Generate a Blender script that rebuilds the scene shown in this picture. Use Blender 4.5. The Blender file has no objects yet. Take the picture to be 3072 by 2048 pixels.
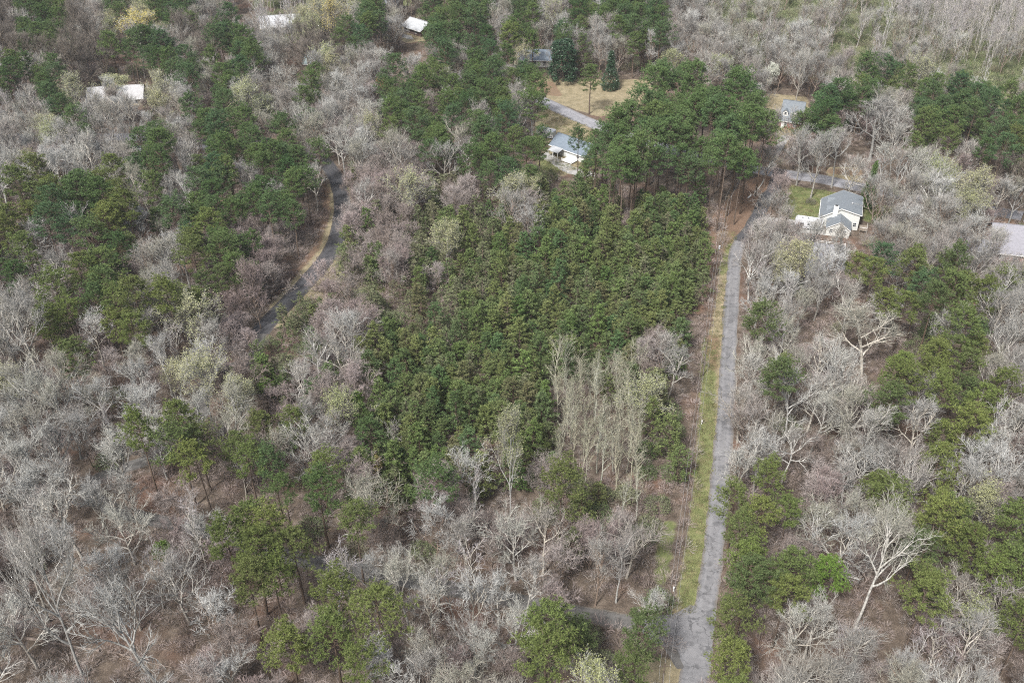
import bpy, math, random
import numpy as np
from mathutils import Vector, Matrix
PI = math.pi
R_ = math.radians
# ------------------------------------------------------------------ camera, sky, sun, exposure
TH = R_(36.0); FPX = 3000.0; HC = 140.0
scn = bpy.context.scene
cam_d = bpy.data.cameras.new("camera"); cam = bpy.data.objects.new("camera", cam_d)
scn.collection.objects.link(cam); scn.camera = cam
cam.location = (0, 0, HC); cam.rotation_euler = (PI/2 - TH, 0, 0)
cam_d.sensor_width = 36; cam_d.lens = FPX/3072*36; cam_d.clip_start = 1; cam_d.clip_end = 9000
SUN_EL, SUN_AZ = R_(52), R_(212)          # azimuth measured clockwise from +Y; the light comes from behind the camera, left
world = bpy.data.worlds.new("World"); scn.world = world; world.use_nodes = True
wn = world.node_tree; wn.nodes.clear()
sky = wn.nodes.new('ShaderNodeTexSky'); sky.sky_type = 'NISHITA'; sky.sun_disc = False
sky.sun_elevation = SUN_EL; sky.sun_rotation = SUN_AZ; sky.air_density = 1.6; sky.dust_density = 5.0; sky.ozone_density = 1.0
hs = wn.nodes.new('ShaderNodeHueSaturation'); hs.inputs['Saturation'].default_value = 0.75
bg = wn.nodes.new('ShaderNodeBackground'); bg.inputs['Strength'].default_value = 0.10
wo = wn.nodes.new('ShaderNodeOutputWorld')
wn.links.new(sky.outputs[0], hs.inputs['Color']); wn.links.new(hs.outputs[0], bg.inputs[0]); wn.links.new(bg.outputs[0], wo.inputs[0])
sun_d = bpy.data.lights.new("sun", 'SUN'); sun_d.energy = 3.1; sun_d.angle = R_(7); sun_d.color = (1, 0.99, 0.975)
sun = bpy.data.objects.new("sun", sun_d); scn.collection.objects.link(sun)
sdir = Vector((math.sin(SUN_AZ)*math.cos(SUN_EL), math.cos(SUN_AZ)*math.cos(SUN_EL), math.sin(SUN_EL)))
sun.rotation_euler = sdir.to_track_quat('Z', 'Y').to_euler(); sun.location = sdir*300
scn.view_settings.view_transform = 'Standard'; scn.view_settings.look = 'None'
scn.view_settings.exposure = 0.78; scn.view_settings.gamma = 1
scn.cycles.filter_width = 1.1; scn.cycles.use_denoising = False; scn.cycles.max_bounces = 4; scn.cycles.diffuse_bounces = 2; scn.cycles.glossy_bounces = 2; scn.cycles.transmission_bounces = 2
scn.cycles.volume_bounces = 0; scn.cycles.transparent_max_bounces = 4

# ------------------------------------------------------------------ helpers
def g(px, py, z=0.0):
    dx = (px-1536)/FPX; dy = (1024-py)/FPX
    d = (dx, math.cos(TH)+dy*math.sin(TH), -math.sin(TH)+dy*math.cos(TH))
    t = (z-HC)/d[2]
    return (d[0]*t, d[1]*t)
def proj(x, y, z):
    rz = z-HC
    f = y*math.cos(TH)-rz*math.sin(TH); u = y*math.sin(TH)+rz*math.cos(TH)
    return 1536+FPX*x/f, 1024-FPX*u/f, FPX/f
def top_height(px, py, ptop):
    x, y = g(px, py); lo, hi = 1.0, 45.0
    for _ in range(30):
        m = (lo+hi)/2
        if proj(x, y, m)[1] > ptop: lo = m
        else: hi = m
    return lo
C = scn.collection
def link(o, parent=None):
    C.objects.link(o)
    if parent: o.parent = parent
    return o
def tag(o, label=None, cat=None, group=None, kind=None):
    if label: o['label'] = label
    if cat: o['category'] = cat
    if group: o['group'] = group
    if kind: o['kind'] = kind
    return o
def empty(name, loc, rz=0, label=None, cat=None, group=None):
    o = bpy.data.objects.new(name, None); o.location = loc; o.rotation_euler = (0, 0, rz); o.empty_display_size = .5
    link(o); tag(o, label, cat, group); return o

class MB:
    def __init__(s): s.v = []; s.f = []; s.m = []
    def add(s, vs, fs, mi=0):
        n = len(s.v); s.v.extend(vs); s.f.extend(tuple(i+n for i in f) for f in fs); s.m.extend([mi]*len(fs)); return s
    def box(s, x0, x1, y0, y1, z0, z1, mi=0):
        vs = [(x0,y0,z0),(x1,y0,z0),(x1,y1,z0),(x0,y1,z0),(x0,y0,z1),(x1,y0,z1),(x1,y1,z1),(x0,y1,z1)]
        return s.add(vs, [(0,3,2,1),(4,5,6,7),(0,1,5,4),(1,2,6,5),(2,3,7,6),(3,0,4,7)], mi)
    def hexa(s, b, t, mi=0):    # bottom and top quads
        return s.add(list(b)+list(t), [(0,3,2,1),(4,5,6,7),(0,1,5,4),(1,2,6,5),(2,3,7,6),(3,0,4,7)], mi)
    def tube(s, pts, rad, n=6, mi=0, cap=True):
        rings = []; k = len(pts)
        for i, p in enumerate(pts):
            a = pts[max(0, i-1)]; b = pts[min(k-1, i+1)]
            d = (Vector(b)-Vector(a)); d = d.normalized() if d.length > 1e-6 else Vector((0,0,1))
            q = Vector((1,0,0)) if abs(d.x) < .8 else Vector((0,1,0))
            e = d.cross(q).normalized(); h = d.cross(e)
            rings.append([tuple(Vector(p)+rad[i]*(math.cos(2*PI*j/n)*e+math.sin(2*PI*j/n)*h)) for j in range(n)])
        vs = [v for r in rings for v in r]; fs = []
        for i in range(k-1):
            for j in range(n):
                fs.append((i*n+j, i*n+(j+1) % n, (i+1)*n+(j+1) % n, (i+1)*n+j))
        if cap: fs.append(tuple(range(n))[::-1]); fs.append(tuple((k-1)*n+j for j in range(n)))
        return s.add(vs, fs, mi)
    def tri(s, a, b, c, mi=0): return s.add([a, b, c], [(0,1,2)], mi)
    def mesh(s, name, mats, smooth=False):
        me = bpy.data.meshes.new(name); me.from_pydata([tuple(v) for v in s.v], [], s.f)
        for m in (mats if isinstance(mats, (list, tuple)) else [mats]): me.materials.append(m)
        if len(me.materials) > 1: me.polygons.foreach_set('material_index', s.m)
        if smooth: me.polygons.foreach_set('use_smooth', [True]*len(s.f))
        me.update(); return me
    def build(s, name, mats, parent=None, smooth=False):
        o = bpy.data.objects.new(name, s.mesh(name, mats, smooth)); link(o, parent); return o

# ------------------------------------------------------------------ materials
def newmat(name):
    m = bpy.data.materials.new(name); m.use_nodes = True; nt = m.node_tree
    return m, nt, nt.nodes['Principled BSDF'], nt.nodes, nt.links
def set_rough(b, r, spec=.3):
    b.inputs['Roughness'].default_value = r; b.inputs['Specular IOR Level'].default_value = spec
def ramp(nt, fac, stops):
    r = nt.nodes.new('ShaderNodeValToRGB'); el = r.color_ramp.elements
    while len(el) < len(stops): el.new(.5)
    for e, (p, c) in zip(el, stops): e.position = p; e.color = (*c, 1)
    nt.links.new(fac, r.inputs[0]); return r.outputs[0]
def noise(nt, scale, detail=4, coord='Object', rough=.6, vec=None):
    n = nt.nodes.new('ShaderNodeTexNoise'); n.inputs['Scale'].default_value = scale; n.inputs['Detail'].default_value = detail; n.inputs['Roughness'].default_value = rough
    if vec is None:
        tc = nt.nodes.new('ShaderNodeTexCoord'); vec = tc.outputs[coord]
    nt.links.new(vec, n.inputs['Vector']); return n.outputs['Fac']
def mixc(nt, fac, a, b, mode='MIX'):
    n = nt.nodes.new('ShaderNodeMix'); n.data_type = 'RGBA'; n.blend_type = mode
    for s, v in ((n.inputs[0], fac), (n.inputs[6], a), (n.inputs[7], b)):
        if hasattr(v, 'is_output'): nt.links.new(v, s)
        elif isinstance(v, tuple): s.default_value = (*v, 1)
        else: s.default_value = v
    return n.outputs[2]
def mathn(nt, op, a, b=None, clamp=False):
    n = nt.nodes.new('ShaderNodeMath'); n.operation = op; n.use_clamp = clamp
    for s, v in ((n.inputs[0], a), (n.inputs[1], b)):
        if v is None: continue
        if hasattr(v, 'is_output'): nt.links.new(v, s)
        else: s.default_value = v
    return n.outputs[0]
def bump(nt, b, h, strength=.4, dist=.1):
    n = nt.nodes.new('ShaderNodeBump'); n.inputs['Strength'].default_value = strength; n.inputs['Distance'].default_value = dist
    nt.links.new(h, n.inputs['Height']); nt.links.new(n.outputs[0], b.inputs['Normal'])
def plant_mat(name, cols, island=.35, spec=.25, rough=.7, trans=0.0):
    """cols: colours picked per object; every leaf or twig then varies a little around it"""
    m, nt, b, N, L = newmat(name); set_rough(b, rough, spec)
    oi = N.new('ShaderNodeObjectInfo'); ge = N.new('ShaderNodeNewGeometry')
    k = len(cols)
    c = ramp(nt, oi.outputs['Random'], [(i/max(1, k-1), col) for i, col in enumerate(cols)])
    v = mathn(nt, 'ADD', mathn(nt, 'MULTIPLY', ge.outputs['Random Per Island'], 2*island), 1-island)
    hsv = N.new('ShaderNodeHueSaturation'); L.new(c, hsv.inputs['Color']); L.new(v, hsv.inputs['Value'])
    L.new(hsv.outputs[0], b.inputs['Base Color'])
    if trans:
        tr = N.new('ShaderNodeBsdfTranslucent'); L.new(hsv.outputs[0], tr.inputs[0])
        mx = N.new('ShaderNodeMixShader'); mx.inputs[0].default_value = trans
        L.new(b.outputs[0], mx.inputs[1]); L.new(tr.outputs[0], mx.inputs[2]); L.new(mx.outputs[0], N['Material Output'].inputs[0])
    return m
def plain(name, col, rough=.7, spec=.3, var=.12, scale=2.0, metal=0):
    m, nt, b, N, L = newmat(name); set_rough(b, rough, spec); b.inputs['Metallic'].default_value = metal
    f = noise(nt, scale, 5)
    lo = tuple(max(0, x*(1-var*1.6)) for x in col); hi = tuple(min(1, x*(1+var)) for x in col)
    L.new(ramp(nt, f, [(.3, lo), (.7, hi)]), b.inputs['Base Color']); return m
def roofmat(name, col, line=2.2):
    m, nt, b, N, L = newmat(name); set_rough(b, .85, .3)
    f = noise(nt, 1.6, 6); f2 = noise(nt, 14, 2)
    c = mixc(nt, .5, ramp(nt, f, [(.3, tuple(x*.75 for x in col)), (.7, tuple(x*1.2 for x in col))]), ramp(nt, f2, [(.3, tuple(x*.7 for x in col)), (.7, tuple(x*1.3 for x in col))]))
    L.new(c, b.inputs['Base Color']); return m
def siding(name, col):
    m, nt, b, N, L = newmat(name); set_rough(b, .6)
    tc = N.new('ShaderNodeTexCoord'); sp = N.new('ShaderNodeSeparateXYZ'); L.new(tc.outputs['Object'], sp.inputs[0])
    w = mathn(nt, 'FRACT', mathn(nt, 'MULTIPLY', sp.outputs[2], 4.2))
    f = noise(nt, .8, 4)
    c = ramp(nt, f, [(.3, tuple(x*.86 for x in col)), (.7, col)])
    c = mixc(nt, mathn(nt, 'GREATER_THAN', w, .88), c, tuple(x*.6 for x in col))
    L.new(c, b.inputs['Base Color']); return m
def brick(name, c1, c2):
    m, nt, b, N, L = newmat(name); set_rough(b, .85)
    tc = N.new('ShaderNodeTexCoord'); n = N.new('ShaderNodeTexBrick'); n.inputs['Scale'].default_value = 3.5
    n.inputs['Color1'].default_value = (*c1, 1); n.inputs['Color2'].default_value = (*c2, 1); n.inputs['Mortar'].default_value = (.35,.3,.27,1)
    mp = N.new('ShaderNodeMapping'); mp.inputs['Rotation'].default_value = (PI/2, 0, 0)
    L.new(tc.outputs['Object'], mp.inputs[0]); L.new(mp.outputs[0], n.inputs['Vector']); L.new(n.outputs[0], b.inputs['Base Color']); return m
def glassmat(name='window glass', col=(.03,.04,.05)):
    m, nt, b, N, L = newmat(name); b.inputs['Base Color'].default_value = (*col, 1); set_rough(b, .08, .8); return m

def barkmat(name, low, high, var=.15):
    m, nt, b, N, L = newmat(name); set_rough(b, .9, .15)
    oi = N.new('ShaderNodeObjectInfo'); f = noise(nt, 2.5, 5)
    c = ramp(nt, f, [(.3, low), (.7, high)])
    c = mixc(nt, mathn(nt, 'FRACT', mathn(nt, 'MULTIPLY', oi.outputs['Random'], 7.31)), c, (.95,.88,.79), 'MULTIPLY')
    h = N.new('ShaderNodeHueSaturation'); L.new(c, h.inputs['Color'])
    L.new(mathn(nt, 'ADD', mathn(nt, 'MULTIPLY', oi.outputs['Random'], 2*var), 1-var), h.inputs['Value'])
    L.new(h.outputs[0], b.inputs['Base Color']); return m
M = {}
M['bark_pale'] = barkmat('pale grey bark', (.19,.185,.17), (.54,.535,.515), .35)
M['bark_white'] = barkmat('whitish bark', (.26,.265,.22), (.46,.46,.39), .25)
M['bark_dark'] = barkmat('dark grey bark', (.07,.06,.05), (.17,.15,.125), .2)
M['bark_pine'] = barkmat('pine bark', (.07,.052,.042), (.16,.125,.10), .2)
M['bark_warm'] = barkmat('warm brown bark', (.14,.11,.095), (.30,.25,.215), .2)
M['twig_pale'] = plant_mat('pale grey twigs', [(.35,.35,.335),(.20,.19,.175),(.43,.43,.415),(.29,.285,.23),(.25,.225,.21),(.38,.375,.345),(.22,.205,.19)], .4)
M['twig_purple'] = plant_mat('mauve brown twigs', [(.24,.19,.18),(.31,.26,.25),(.20,.165,.145),(.33,.29,.275),(.23,.20,.18)], .35)
M['twig_dark'] = plant_mat('dark grey twigs', [(.14,.12,.10),(.19,.165,.145),(.16,.14,.12)], .35)
M['twig_green'] = plant_mat('mossy green twigs', [(.25,.25,.17),(.29,.29,.21),(.27,.26,.20)], .35)
M['twig_lavender'] = plant_mat('lavender grey twigs', [(.33,.30,.315),(.37,.345,.35),(.31,.285,.28)], .3)
M['needle_dark'] = plant_mat('dark green needles', [(.060,.115,.040),(.120,.175,.055),(.065,.125,.060),(.135,.180,.058),(.085,.135,.045),(.10,.155,.07)], .5, trans=.15)
M['needle_mid'] = plant_mat('mid green needles', [(.085,.150,.050),(.115,.175,.060),(.095,.160,.065),(.13,.18,.06)], .5, trans=.15)
M['needle_olive'] = plant_mat('olive green needles', [(.105,.135,.040),(.175,.205,.060),(.095,.13,.050),(.15,.195,.055),(.125,.145,.05)], .5, trans=.15)
M['needle_bright'] = plant_mat('bright green needles', [(.13,.21,.04),(.15,.24,.05)], .35, trans=.2)
M['needle_young'] = plant_mat('young pine needles', [(.100,.165,.050),(.165,.195,.070),(.095,.165,.065),(.165,.160,.080),(.140,.205,.062),(.15,.195,.075),(.085,.135,.05),(.20,.225,.085),(.14,.18,.06)], .5, trans=.15)
M['needle_brown'] = plant_mat('browning pine needles', [(.15,.18,.085),(.18,.19,.11),(.13,.17,.07),(.17,.165,.10)], .45, trans=.1)
M['bud_green'] = plant_mat('yellow green buds', [(.36,.38,.18),(.31,.34,.17),(.40,.39,.22),(.33,.34,.20)], .3, trans=.3)
M['bud_yellow'] = plant_mat('yellow buds', [(.46,.42,.13),(.50,.42,.15),(.46,.40,.17)], .3, trans=.3)
M['bud_orange'] = plant_mat('orange brown leaves', [(.36,.20,.10),(.32,.19,.10)], .3, trans=.2)
M['blossom'] = plant_mat('white blossom', [(.72,.73,.66),(.70,.72,.62)], .15, trans=.2)
M['leaf_shrub'] = plant_mat('grey green shrub leaves', [(.12,.15,.06),(.17,.18,.10),(.09,.14,.045),(.20,.19,.12)], .4, trans=.2)
M['leaf_magnolia'] = plant_mat('dark glossy leaves', [(.025,.06,.032),(.035,.07,.035)], .45, .5, .35)
M['vine'] = plant_mat('tangled brown vines', [(.26,.195,.165),(.32,.255,.21),(.25,.20,.18),(.33,.28,.24)], .35)
M['scrub'] = plant_mat('olive scrub stems', [(.24,.27,.14),(.31,.33,.19),(.20,.24,.11),(.30,.30,.21),(.26,.24,.16)], .35)
M['litter'] = plant_mat('dead stems', [(.28,.22,.205),(.36,.30,.275),(.24,.19,.17),(.40,.36,.33)], .4)

# ------------------------------------------------------------------ ground
LANE = [(2340,508),(2322,570),(2296,600),(2256,683),(2222,725),(2206,770),(2199,830),(2196,900),(2190,1000),(2181,1150),(2166,1366),(2155,1500),(2145,1600),(2135,1700),(2122,1780),(2102,1900),(2088,2000),(2075,2100),(2060,2260)]
CURVE = [(560,425),(760,430),(900,455),(965,480),(1000,520),(1018,560),(1026,610),(1024,660),(1010,718),(980,775),(930,835),(880,890),(820,950),(780,1000),(765,1060),(715,1095),(640,1120),(612,1180),(600,1250),(540,1310),(457,1372),(340,1415),(265,1455),(300,1510),(420,1550),(588,1585),(780,1645),(1030,1705),(1306,1755),(1632,1818),(1860,1862),(2000,1880),(2090,1895)]
STREET = [(1400,205),(1520,262),(1625,303),(1755,362),(1900,415),(2080,465),(2290,512),(2450,535),(2580,562),(2700,585),(2900,620),(3200,670)]
UPPER = [(-260,425),(0,412),(220,412),(420,412),(560,425),(640,445)]
def resample(pts, step=1.5):
    P = [Vector(g(*p)) for p in pts]
    out = []                       # Catmull-Rom
    for i in range(len(P)-1):
        a, b, c, d = P[max(0, i-1)], P[i], P[i+1], P[min(len(P)-1, i+2)]
        n = max(2, int((c-b).length/step))
        for k in range(n):
            t = k/n; t2 = t*t; t3 = t2*t
            out.append(.5*((2*b)+(-a+c)*t+(2*a-5*b+4*c-d)*t2+(-a+3*b-3*c+d)*t3))
    out.append(P[-1]); return out
PATHS = {'lane': (resample(LANE), 2.3), 'curve': (resample(CURVE), 2.3), 'street': (resample(STREET), 3.2), 'upper': (resample(UPPER), 3.0)}
def ribbon(name, pts, hw, z, mat, seed=0, jag=.22):
    rnd = random.Random(seed); vs = []; fs = []; K = 12
    jl = jr = 0
    for i, p in enumerate(pts):
        a = pts[max(0, i-1)]; b = pts[min(len(pts)-1, i+1)]; d = (b-a).normalized(); n = Vector((-d.y, d.x))
        jl = .6*jl+rnd.uniform(-jag, jag)*.6; jr = .6*jr+rnd.uniform(-jag, jag)*.6
        w = hw(i/len(pts)) if callable(hw) else hw
        for k in range(K+1):
            t = -1+2*k/K; off = t*w+(jl if k == K else 0)+(jr if k == 0 else 0)
            q = p+n*off; vs.append((q.x, q.y, z))
    for i in range(len(pts)-1):
        for k in range(K):
            fs.append((i*(K+1)+k, (i+1)*(K+1)+k, (i+1)*(K+1)+k+1, i*(K+1)+k+1))
    mb = MB(); mb.add(vs, fs); o = mb.build(name, mat)
    ca = o.data.color_attributes.new('across', 'FLOAT_COLOR', 'POINT')
    ca.data.foreach_set('color', [c for i in range(len(vs)) for c in (abs(-1+2*(i % (K+1))/K), 0, 0, 1)])
    tag(o, kind='structure'); return o

def asphalt(name, lo, hi, edge=.5):
    m, nt, b, N, L = newmat(name); set_rough(b, .92, .15)
    big = noise(nt, .12, 5); mid = noise(nt, 1.1, 6); fine = noise(nt, 9, 3)
    c = ramp(nt, mathn(nt, 'ADD', mathn(nt, 'MULTIPLY', big, .55), mathn(nt, 'MULTIPLY', mid, .45)), [(.36, lo), (.62, hi)])
    c = mixc(nt, .35, c, ramp(nt, fine, [(.3, tuple(x*.55 for x in lo)), (.7, tuple(min(1, x*1.3) for x in hi))]))
    st = noise(nt, .45, 3); c = mixc(nt, mathn(nt, 'MULTIPLY', ramp(nt, st, [(.52, (0,0,0)), (.60, (1,1,1))]), .45), c, tuple(x*.6 for x in lo))
    v = N.new('ShaderNodeTexVoronoi'); v.feature = 'DISTANCE_TO_EDGE'; v.inputs['Scale'].default_value = .28
    tc = N.new('ShaderNodeTexCoord'); wv = N.new('ShaderNodeTexNoise'); wv.inputs['Scale'].default_value = .8; L.new(tc.outputs['Object'], wv.inputs['Vector'])
    vm = N.new('ShaderNodeVectorMath'); vm.operation = 'MULTIPLY_ADD'; vm.inputs[1].default_value = (2.2, 2.2, 0); L.new(wv.outputs['Color'], vm.inputs[0]); L.new(tc.outputs['Object'], vm.inputs[2])
    L.new(vm.outputs[0], v.inputs['Vector'])
    aa = N.new('ShaderNodeAttribute'); aa.attribute_name = 'across'; sa = N.new('ShaderNodeSeparateColor'); L.new(aa.outputs['Color'], sa.inputs[0]); ac = sa.outputs[0]
    tr = mathn(nt, 'SUBTRACT', 1.0, mathn(nt, 'MULTIPLY', mathn(nt, 'ABSOLUTE', mathn(nt, 'SUBTRACT', ac, .48)), 4.5), True)
    c = mixc(nt, mathn(nt, 'MULTIPLY', tr, .22), c, tuple(min(1, x*1.3) for x in hi))
    ed = mathn(nt, 'MULTIPLY', mathn(nt, 'SUBTRACT', mathn(nt, 'ADD', ac, mathn(nt, 'MULTIPLY', mid, .5)), 1.0), 4.0, True)
    c = mixc(nt, mathn(nt, 'MULTIPLY', ed, edge), c, ramp(nt, fine, [(.3, (.09,.07,.05)), (.7, (.24,.195,.14))]))
    crack = mathn(nt, 'MULTIPLY', mathn(nt, 'LESS_THAN', v.outputs['Distance'], .012), .5)
    c = mixc(nt, crack, c, tuple(x*.4 for x in lo))
    L.new(c, b.inputs['Base Color']); bump(nt, b, fine, .3, .02); return m
M['asphalt_pale'] = asphalt('worn pale asphalt', (.125,.125,.13), (.245,.24,.245))
M['asphalt_dark'] = asphalt('dark asphalt', (.045,.045,.050), (.085,.084,.088), .25)
M['asphalt_old'] = asphalt('weathered drive', (.085,.080,.075), (.15,.143,.135))
M['asphalt_mid'] = asphalt('grey asphalt', (.21,.21,.225), (.31,.305,.32))
M['concrete'] = asphalt('old concrete', (.30,.29,.27), (.42,.41,.39))

# ground sheet; the fields of grass, tan lawn and red soil are laid out as vertex attributes
ZN = {  # name: (channel, polygon in picture coordinates)
 'tan': [[(1560,236),(1990,240),(2010,270),(1900,330),(1800,352),(1640,302),(1600,270)], [(1590,312),(1640,322),(1760,375),(1790,420),(1800,470),(1720,520),(1560,560),(1540,520),(1640,470),(1600,400)],
         [(2200,690),(2160,800),(2140,950),(2110,1100),(2092,1366),(2066,1600),(2030,1800),(1990,1860),(2080,1840),(2110,1750),(2125,1600),(2150,1366),(2168,1150),(2178,1000),(2184,850),(2215,710)],
         [(2480,500),(2580,500),(2590,552),(2480,530)], [(1170,70),(1250,80),(1300,120),(1220,130),(1160,100)], [(978,550),(985,655),(938,765),(865,855),(805,925),(772,985),(850,985),(900,920),(985,830),(1040,740),(1060,640),(1050,560)],
         [(1010,760),(1090,770),(1150,860),(1120,920),(980,930),(900,950),(870,930)], [(1930,1960),(2070,1990),(2060,2100),(1900,2100)], [(2290,280),(2420,290),(2430,330),(2300,330)], [(2330,380),(2420,390),(2430,450),(2330,440)]],
 'green': [[(2372,556),(2545,583),(2530,625),(2460,668),(2400,672),(2340,640)], [(2596,610),(2690,620),(2680,680),(2590,665)],
           [(2110,1000),(2098,1250),(2090,1366),(2076,1500),(2058,1640),(2026,1830),(2080,1830),(2112,1740),(2128,1600),(2146,1400),(2146,1200),(2150,1050)],
           [(780,80),(900,90),(900,130),(790,130)], [(1140,-5),(1240,-5),(1240,18),(1150,20)], [(1000,780),(1150,800),(1160,880),(1020,880)], [(1640,470),(1700,500),(1660,520),(1600,500)],
           [(800,-10),(870,-10),(860,22),(800,20)], [(2150,690),(2200,690),(2195,800),(2160,840)], [(1980,1560),(2030,1560),(2000,1760),(1960,1760)], [(2330,120),(3072,180),(3072,330),(2750,330),(2400,200)]],
 'red': [[(960,540),(972,650),(925,765),(850,855),(795,920),(850,860),(945,770),(992,655),(990,560)],[(2300,520),(2330,545),(2270,600),(2235,690),(2180,740),(2130,850),(2100,950),(2075,950),(2090,800),(2140,640),(2230,545)], [(1560,240),(1660,246),(1690,290),(1560,280)], [(850,195),(910,210),(900,235),(840,240)], [(2115,1000),(2160,1000),(2150,1120),(2130,1130)],
         [(2900,630),(3060,640),(3030,700),(2900,710)], [(2480,505),(2580,505),(2585,530),(2480,520)]]}
def inpoly(X, Y, poly):
    P = [g(*p) for p in poly]; ins = np.zeros(X.shape, bool); n = len(P)
    for i in range(n):
        x1, y1 = P[i]; x2, y2 = P[(i+1) % n]
        if abs(y2-y1) < 1e-9: continue
        c = ((y1 > Y) != (y2 > Y)) & (X < (x2-x1)*(Y-y1)/(y2-y1)+x1)
        ins ^= c
    return ins
gx = np.concatenate([[-4000,-1500,-700,-450,-330], np.arange(-262, 262.1, 1.0), [330,450,700,1500,4000]])
gy = np.concatenate([[-3000,-800,-200,-40,20], np.arange(50, 520.1, 1.0), [560,640,800,1500,3000,6000]])
GX, GY = np.meshgrid(gx, gy); 
def field(polys):
    a = np.zeros(GX.shape)
    for p in polys: a = np.maximum(a, inpoly(GX, GY, p).astype(float))
    for _ in range(2):
        b = a.copy(); b[1:-1,1:-1] = (a[:-2,1:-1]+a[2:,1:-1]+a[1:-1,:-2]+a[1:-1,2:]+2*a[1:-1,1:-1])/6; a = b
    return a
FT, FG, FR = field(ZN['tan']), field(ZN['green']), field(ZN['red'])
nx, ny = len(gx), len(gy)
gm = bpy.data.meshes.new('ground')
idx = np.arange(nx*ny).reshape(ny, nx)
quads = np.stack([idx[:-1,:-1], idx[:-1,1:], idx[1:,1:], idx[1:,:-1]], -1).reshape(-1, 4)
GZ = np.zeros(GX.shape)
gm.vertices.add(nx*ny); gm.vertices.foreach_set('co', np.stack([GX, GY, GZ], -1).reshape(-1).astype('f'))
gm.loops.add(quads.size); gm.loops.foreach_set('vertex_index', quads.reshape(-1).astype('i'))
gm.polygons.add(len(quads)); gm.polygons.foreach_set('loop_start', np.arange(0, quads.size, 4, dtype='i')); gm.update(calc_edges=True)
at = gm.color_attributes.new('zones', 'FLOAT_COLOR', 'POINT')
at.data.foreach_set('color', np.stack([FT, FG, FR, np.ones_like(FT)], -1).reshape(-1).astype('f'))
def groundmat():
    m, nt, b, N, L = newmat('leaf litter ground'); set_rough(b, .95, .1)
    a = N.new('ShaderNodeAttribute'); a.attribute_name = 'zones'; sp = N.new('ShaderNodeSeparateColor'); L.new(a.outputs['Color'], sp.inputs[0])
    big = noise(nt, .06, 4); mid = noise(nt, .5, 6); fine = noise(nt, 4.5, 6, rough=.75); vf = noise(nt, 16, 3)
    lit = ramp(nt, mathn(nt, 'ADD', mathn(nt, 'MULTIPLY', mid, .5), mathn(nt, 'MULTIPLY', fine, .5)), [(.36, (.045,.036,.028)), (.5, (.115,.090,.070)), (.66, (.24,.195,.155))])
    red = ramp(nt, fine, [(.3, (.11,.058,.04)), (.7, (.24,.14,.10))])
    lit = mixc(nt, ramp(nt, big, [(.52, (0,0,0)), (.66, (.6,)*3)]), lit, red)
    tan = ramp(nt, mathn(nt, 'ADD', mathn(nt, 'MULTIPLY', mid, .6), mathn(nt, 'MULTIPLY', fine, .4)), [(.35, (.17,.145,.085)), (.65, (.34,.285,.19))])
    grn = ramp(nt, mathn(nt, 'ADD', mathn(nt, 'MULTIPLY', mid, .5), mathn(nt, 'MULTIPLY', vf, .5)), [(.36, (.085,.115,.035)), (.52, (.14,.185,.055)), (.64, (.24,.21,.11))])
    soil = ramp(nt, fine, [(.3, (.12,.075,.05)), (.7, (.25,.165,.115))])
    def edge(ch):
        v = mathn(nt, 'ADD', ch, mathn(nt, 'MULTIPLY', mathn(nt, 'SUBTRACT', mid, .5), .9)); r = N.new('ShaderNodeMapRange'); r.inputs[1].default_value = .35; r.inputs[2].default_value = .65; L.new(v, r.inputs[0])
        return mathn(nt, 'MULTIPLY', r.outputs[0], mathn(nt, 'GREATER_THAN', ch, .02))
    c = mixc(nt, edge(sp.outputs[0]), lit, tan); c = mixc(nt, mathn(nt, 'MULTIPLY', edge(sp.outputs[1]), .68), c, grn); c = mixc(nt, mathn(nt, 'MULTIPLY', edge(sp.outputs[2]), .75), c, soil)
    L.new(c, b.inputs['Base Color']); bump(nt, b, fine, .8, .15); return m
gm.materials.append(groundmat())
ground = bpy.data.objects.new('ground', gm); link(ground); tag(ground, kind='structure')

def lane_w(t): return 1.85+(1.1*max(0, (t-.86)/.14) if t > .86 else 0)
ribbon('road', PATHS['street'][0], 3.2, .004, M['asphalt_mid'], 1, .12)
ribbon('road', PATHS['upper'][0], 3.0, .004, M['asphalt_mid'], 2, .12)
cv = PATHS['curve'][0]; ncv = len(cv)
kc = [i for i, p in enumerate(cv) if proj(p.x, p.y, 0)[1] < 1010][-1]
ribbon('road', cv, 1.8, .006, M['asphalt_old'], 31)
ribbon('road', cv[:kc+1], 2.45, .010, M['asphalt_dark'], 3)
ln = PATHS['lane'][0]
ribbon('road', ln, lane_w, .012, M['asphalt_pale'], 4, .3)
# new dark surfacing on the upper end of the lane
k = [i for i, p in enumerate(ln) if proj(p.x, p.y, 0)[1] < 730]
ribbon('road', ln[:k[-1]+1], 2.1, .016, M['asphalt_dark'], 5, .3)
def patch(name, pts, z, mat, seed=0, jag=.25):
    rnd = random.Random(seed); P = [Vector(g(*p)) for p in pts]; out = []
    for i in range(len(P)):
        a, b = P[i], P[(i+1) % len(P)]; n = max(1, int((b-a).length/.8))
        for k in range(n):
            q = a.lerp(b, k/n); out.append((q.x+rnd.uniform(-jag, jag), q.y+rnd.uniform(-jag, jag), z))
    mb = MB(); mb.v = out; mb.f = [tuple(range(len(out)))]; mb.m = [0]; o = mb.build(name, mat); tag(o, kind='structure')
    if o.data.polygons[0].normal.z < 0: o.data.flip_normals()
    return o
patch('road', [(2070,1812),(2052,1822),(2030,1838),(1985,1845),(1930,1850),(1930,1905),(1985,1935),(2030,1955),(2045,1990),(2052,2030),(2130,2030),(2150,1830)], .020, M['asphalt_pale'], 7, .15)
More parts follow.
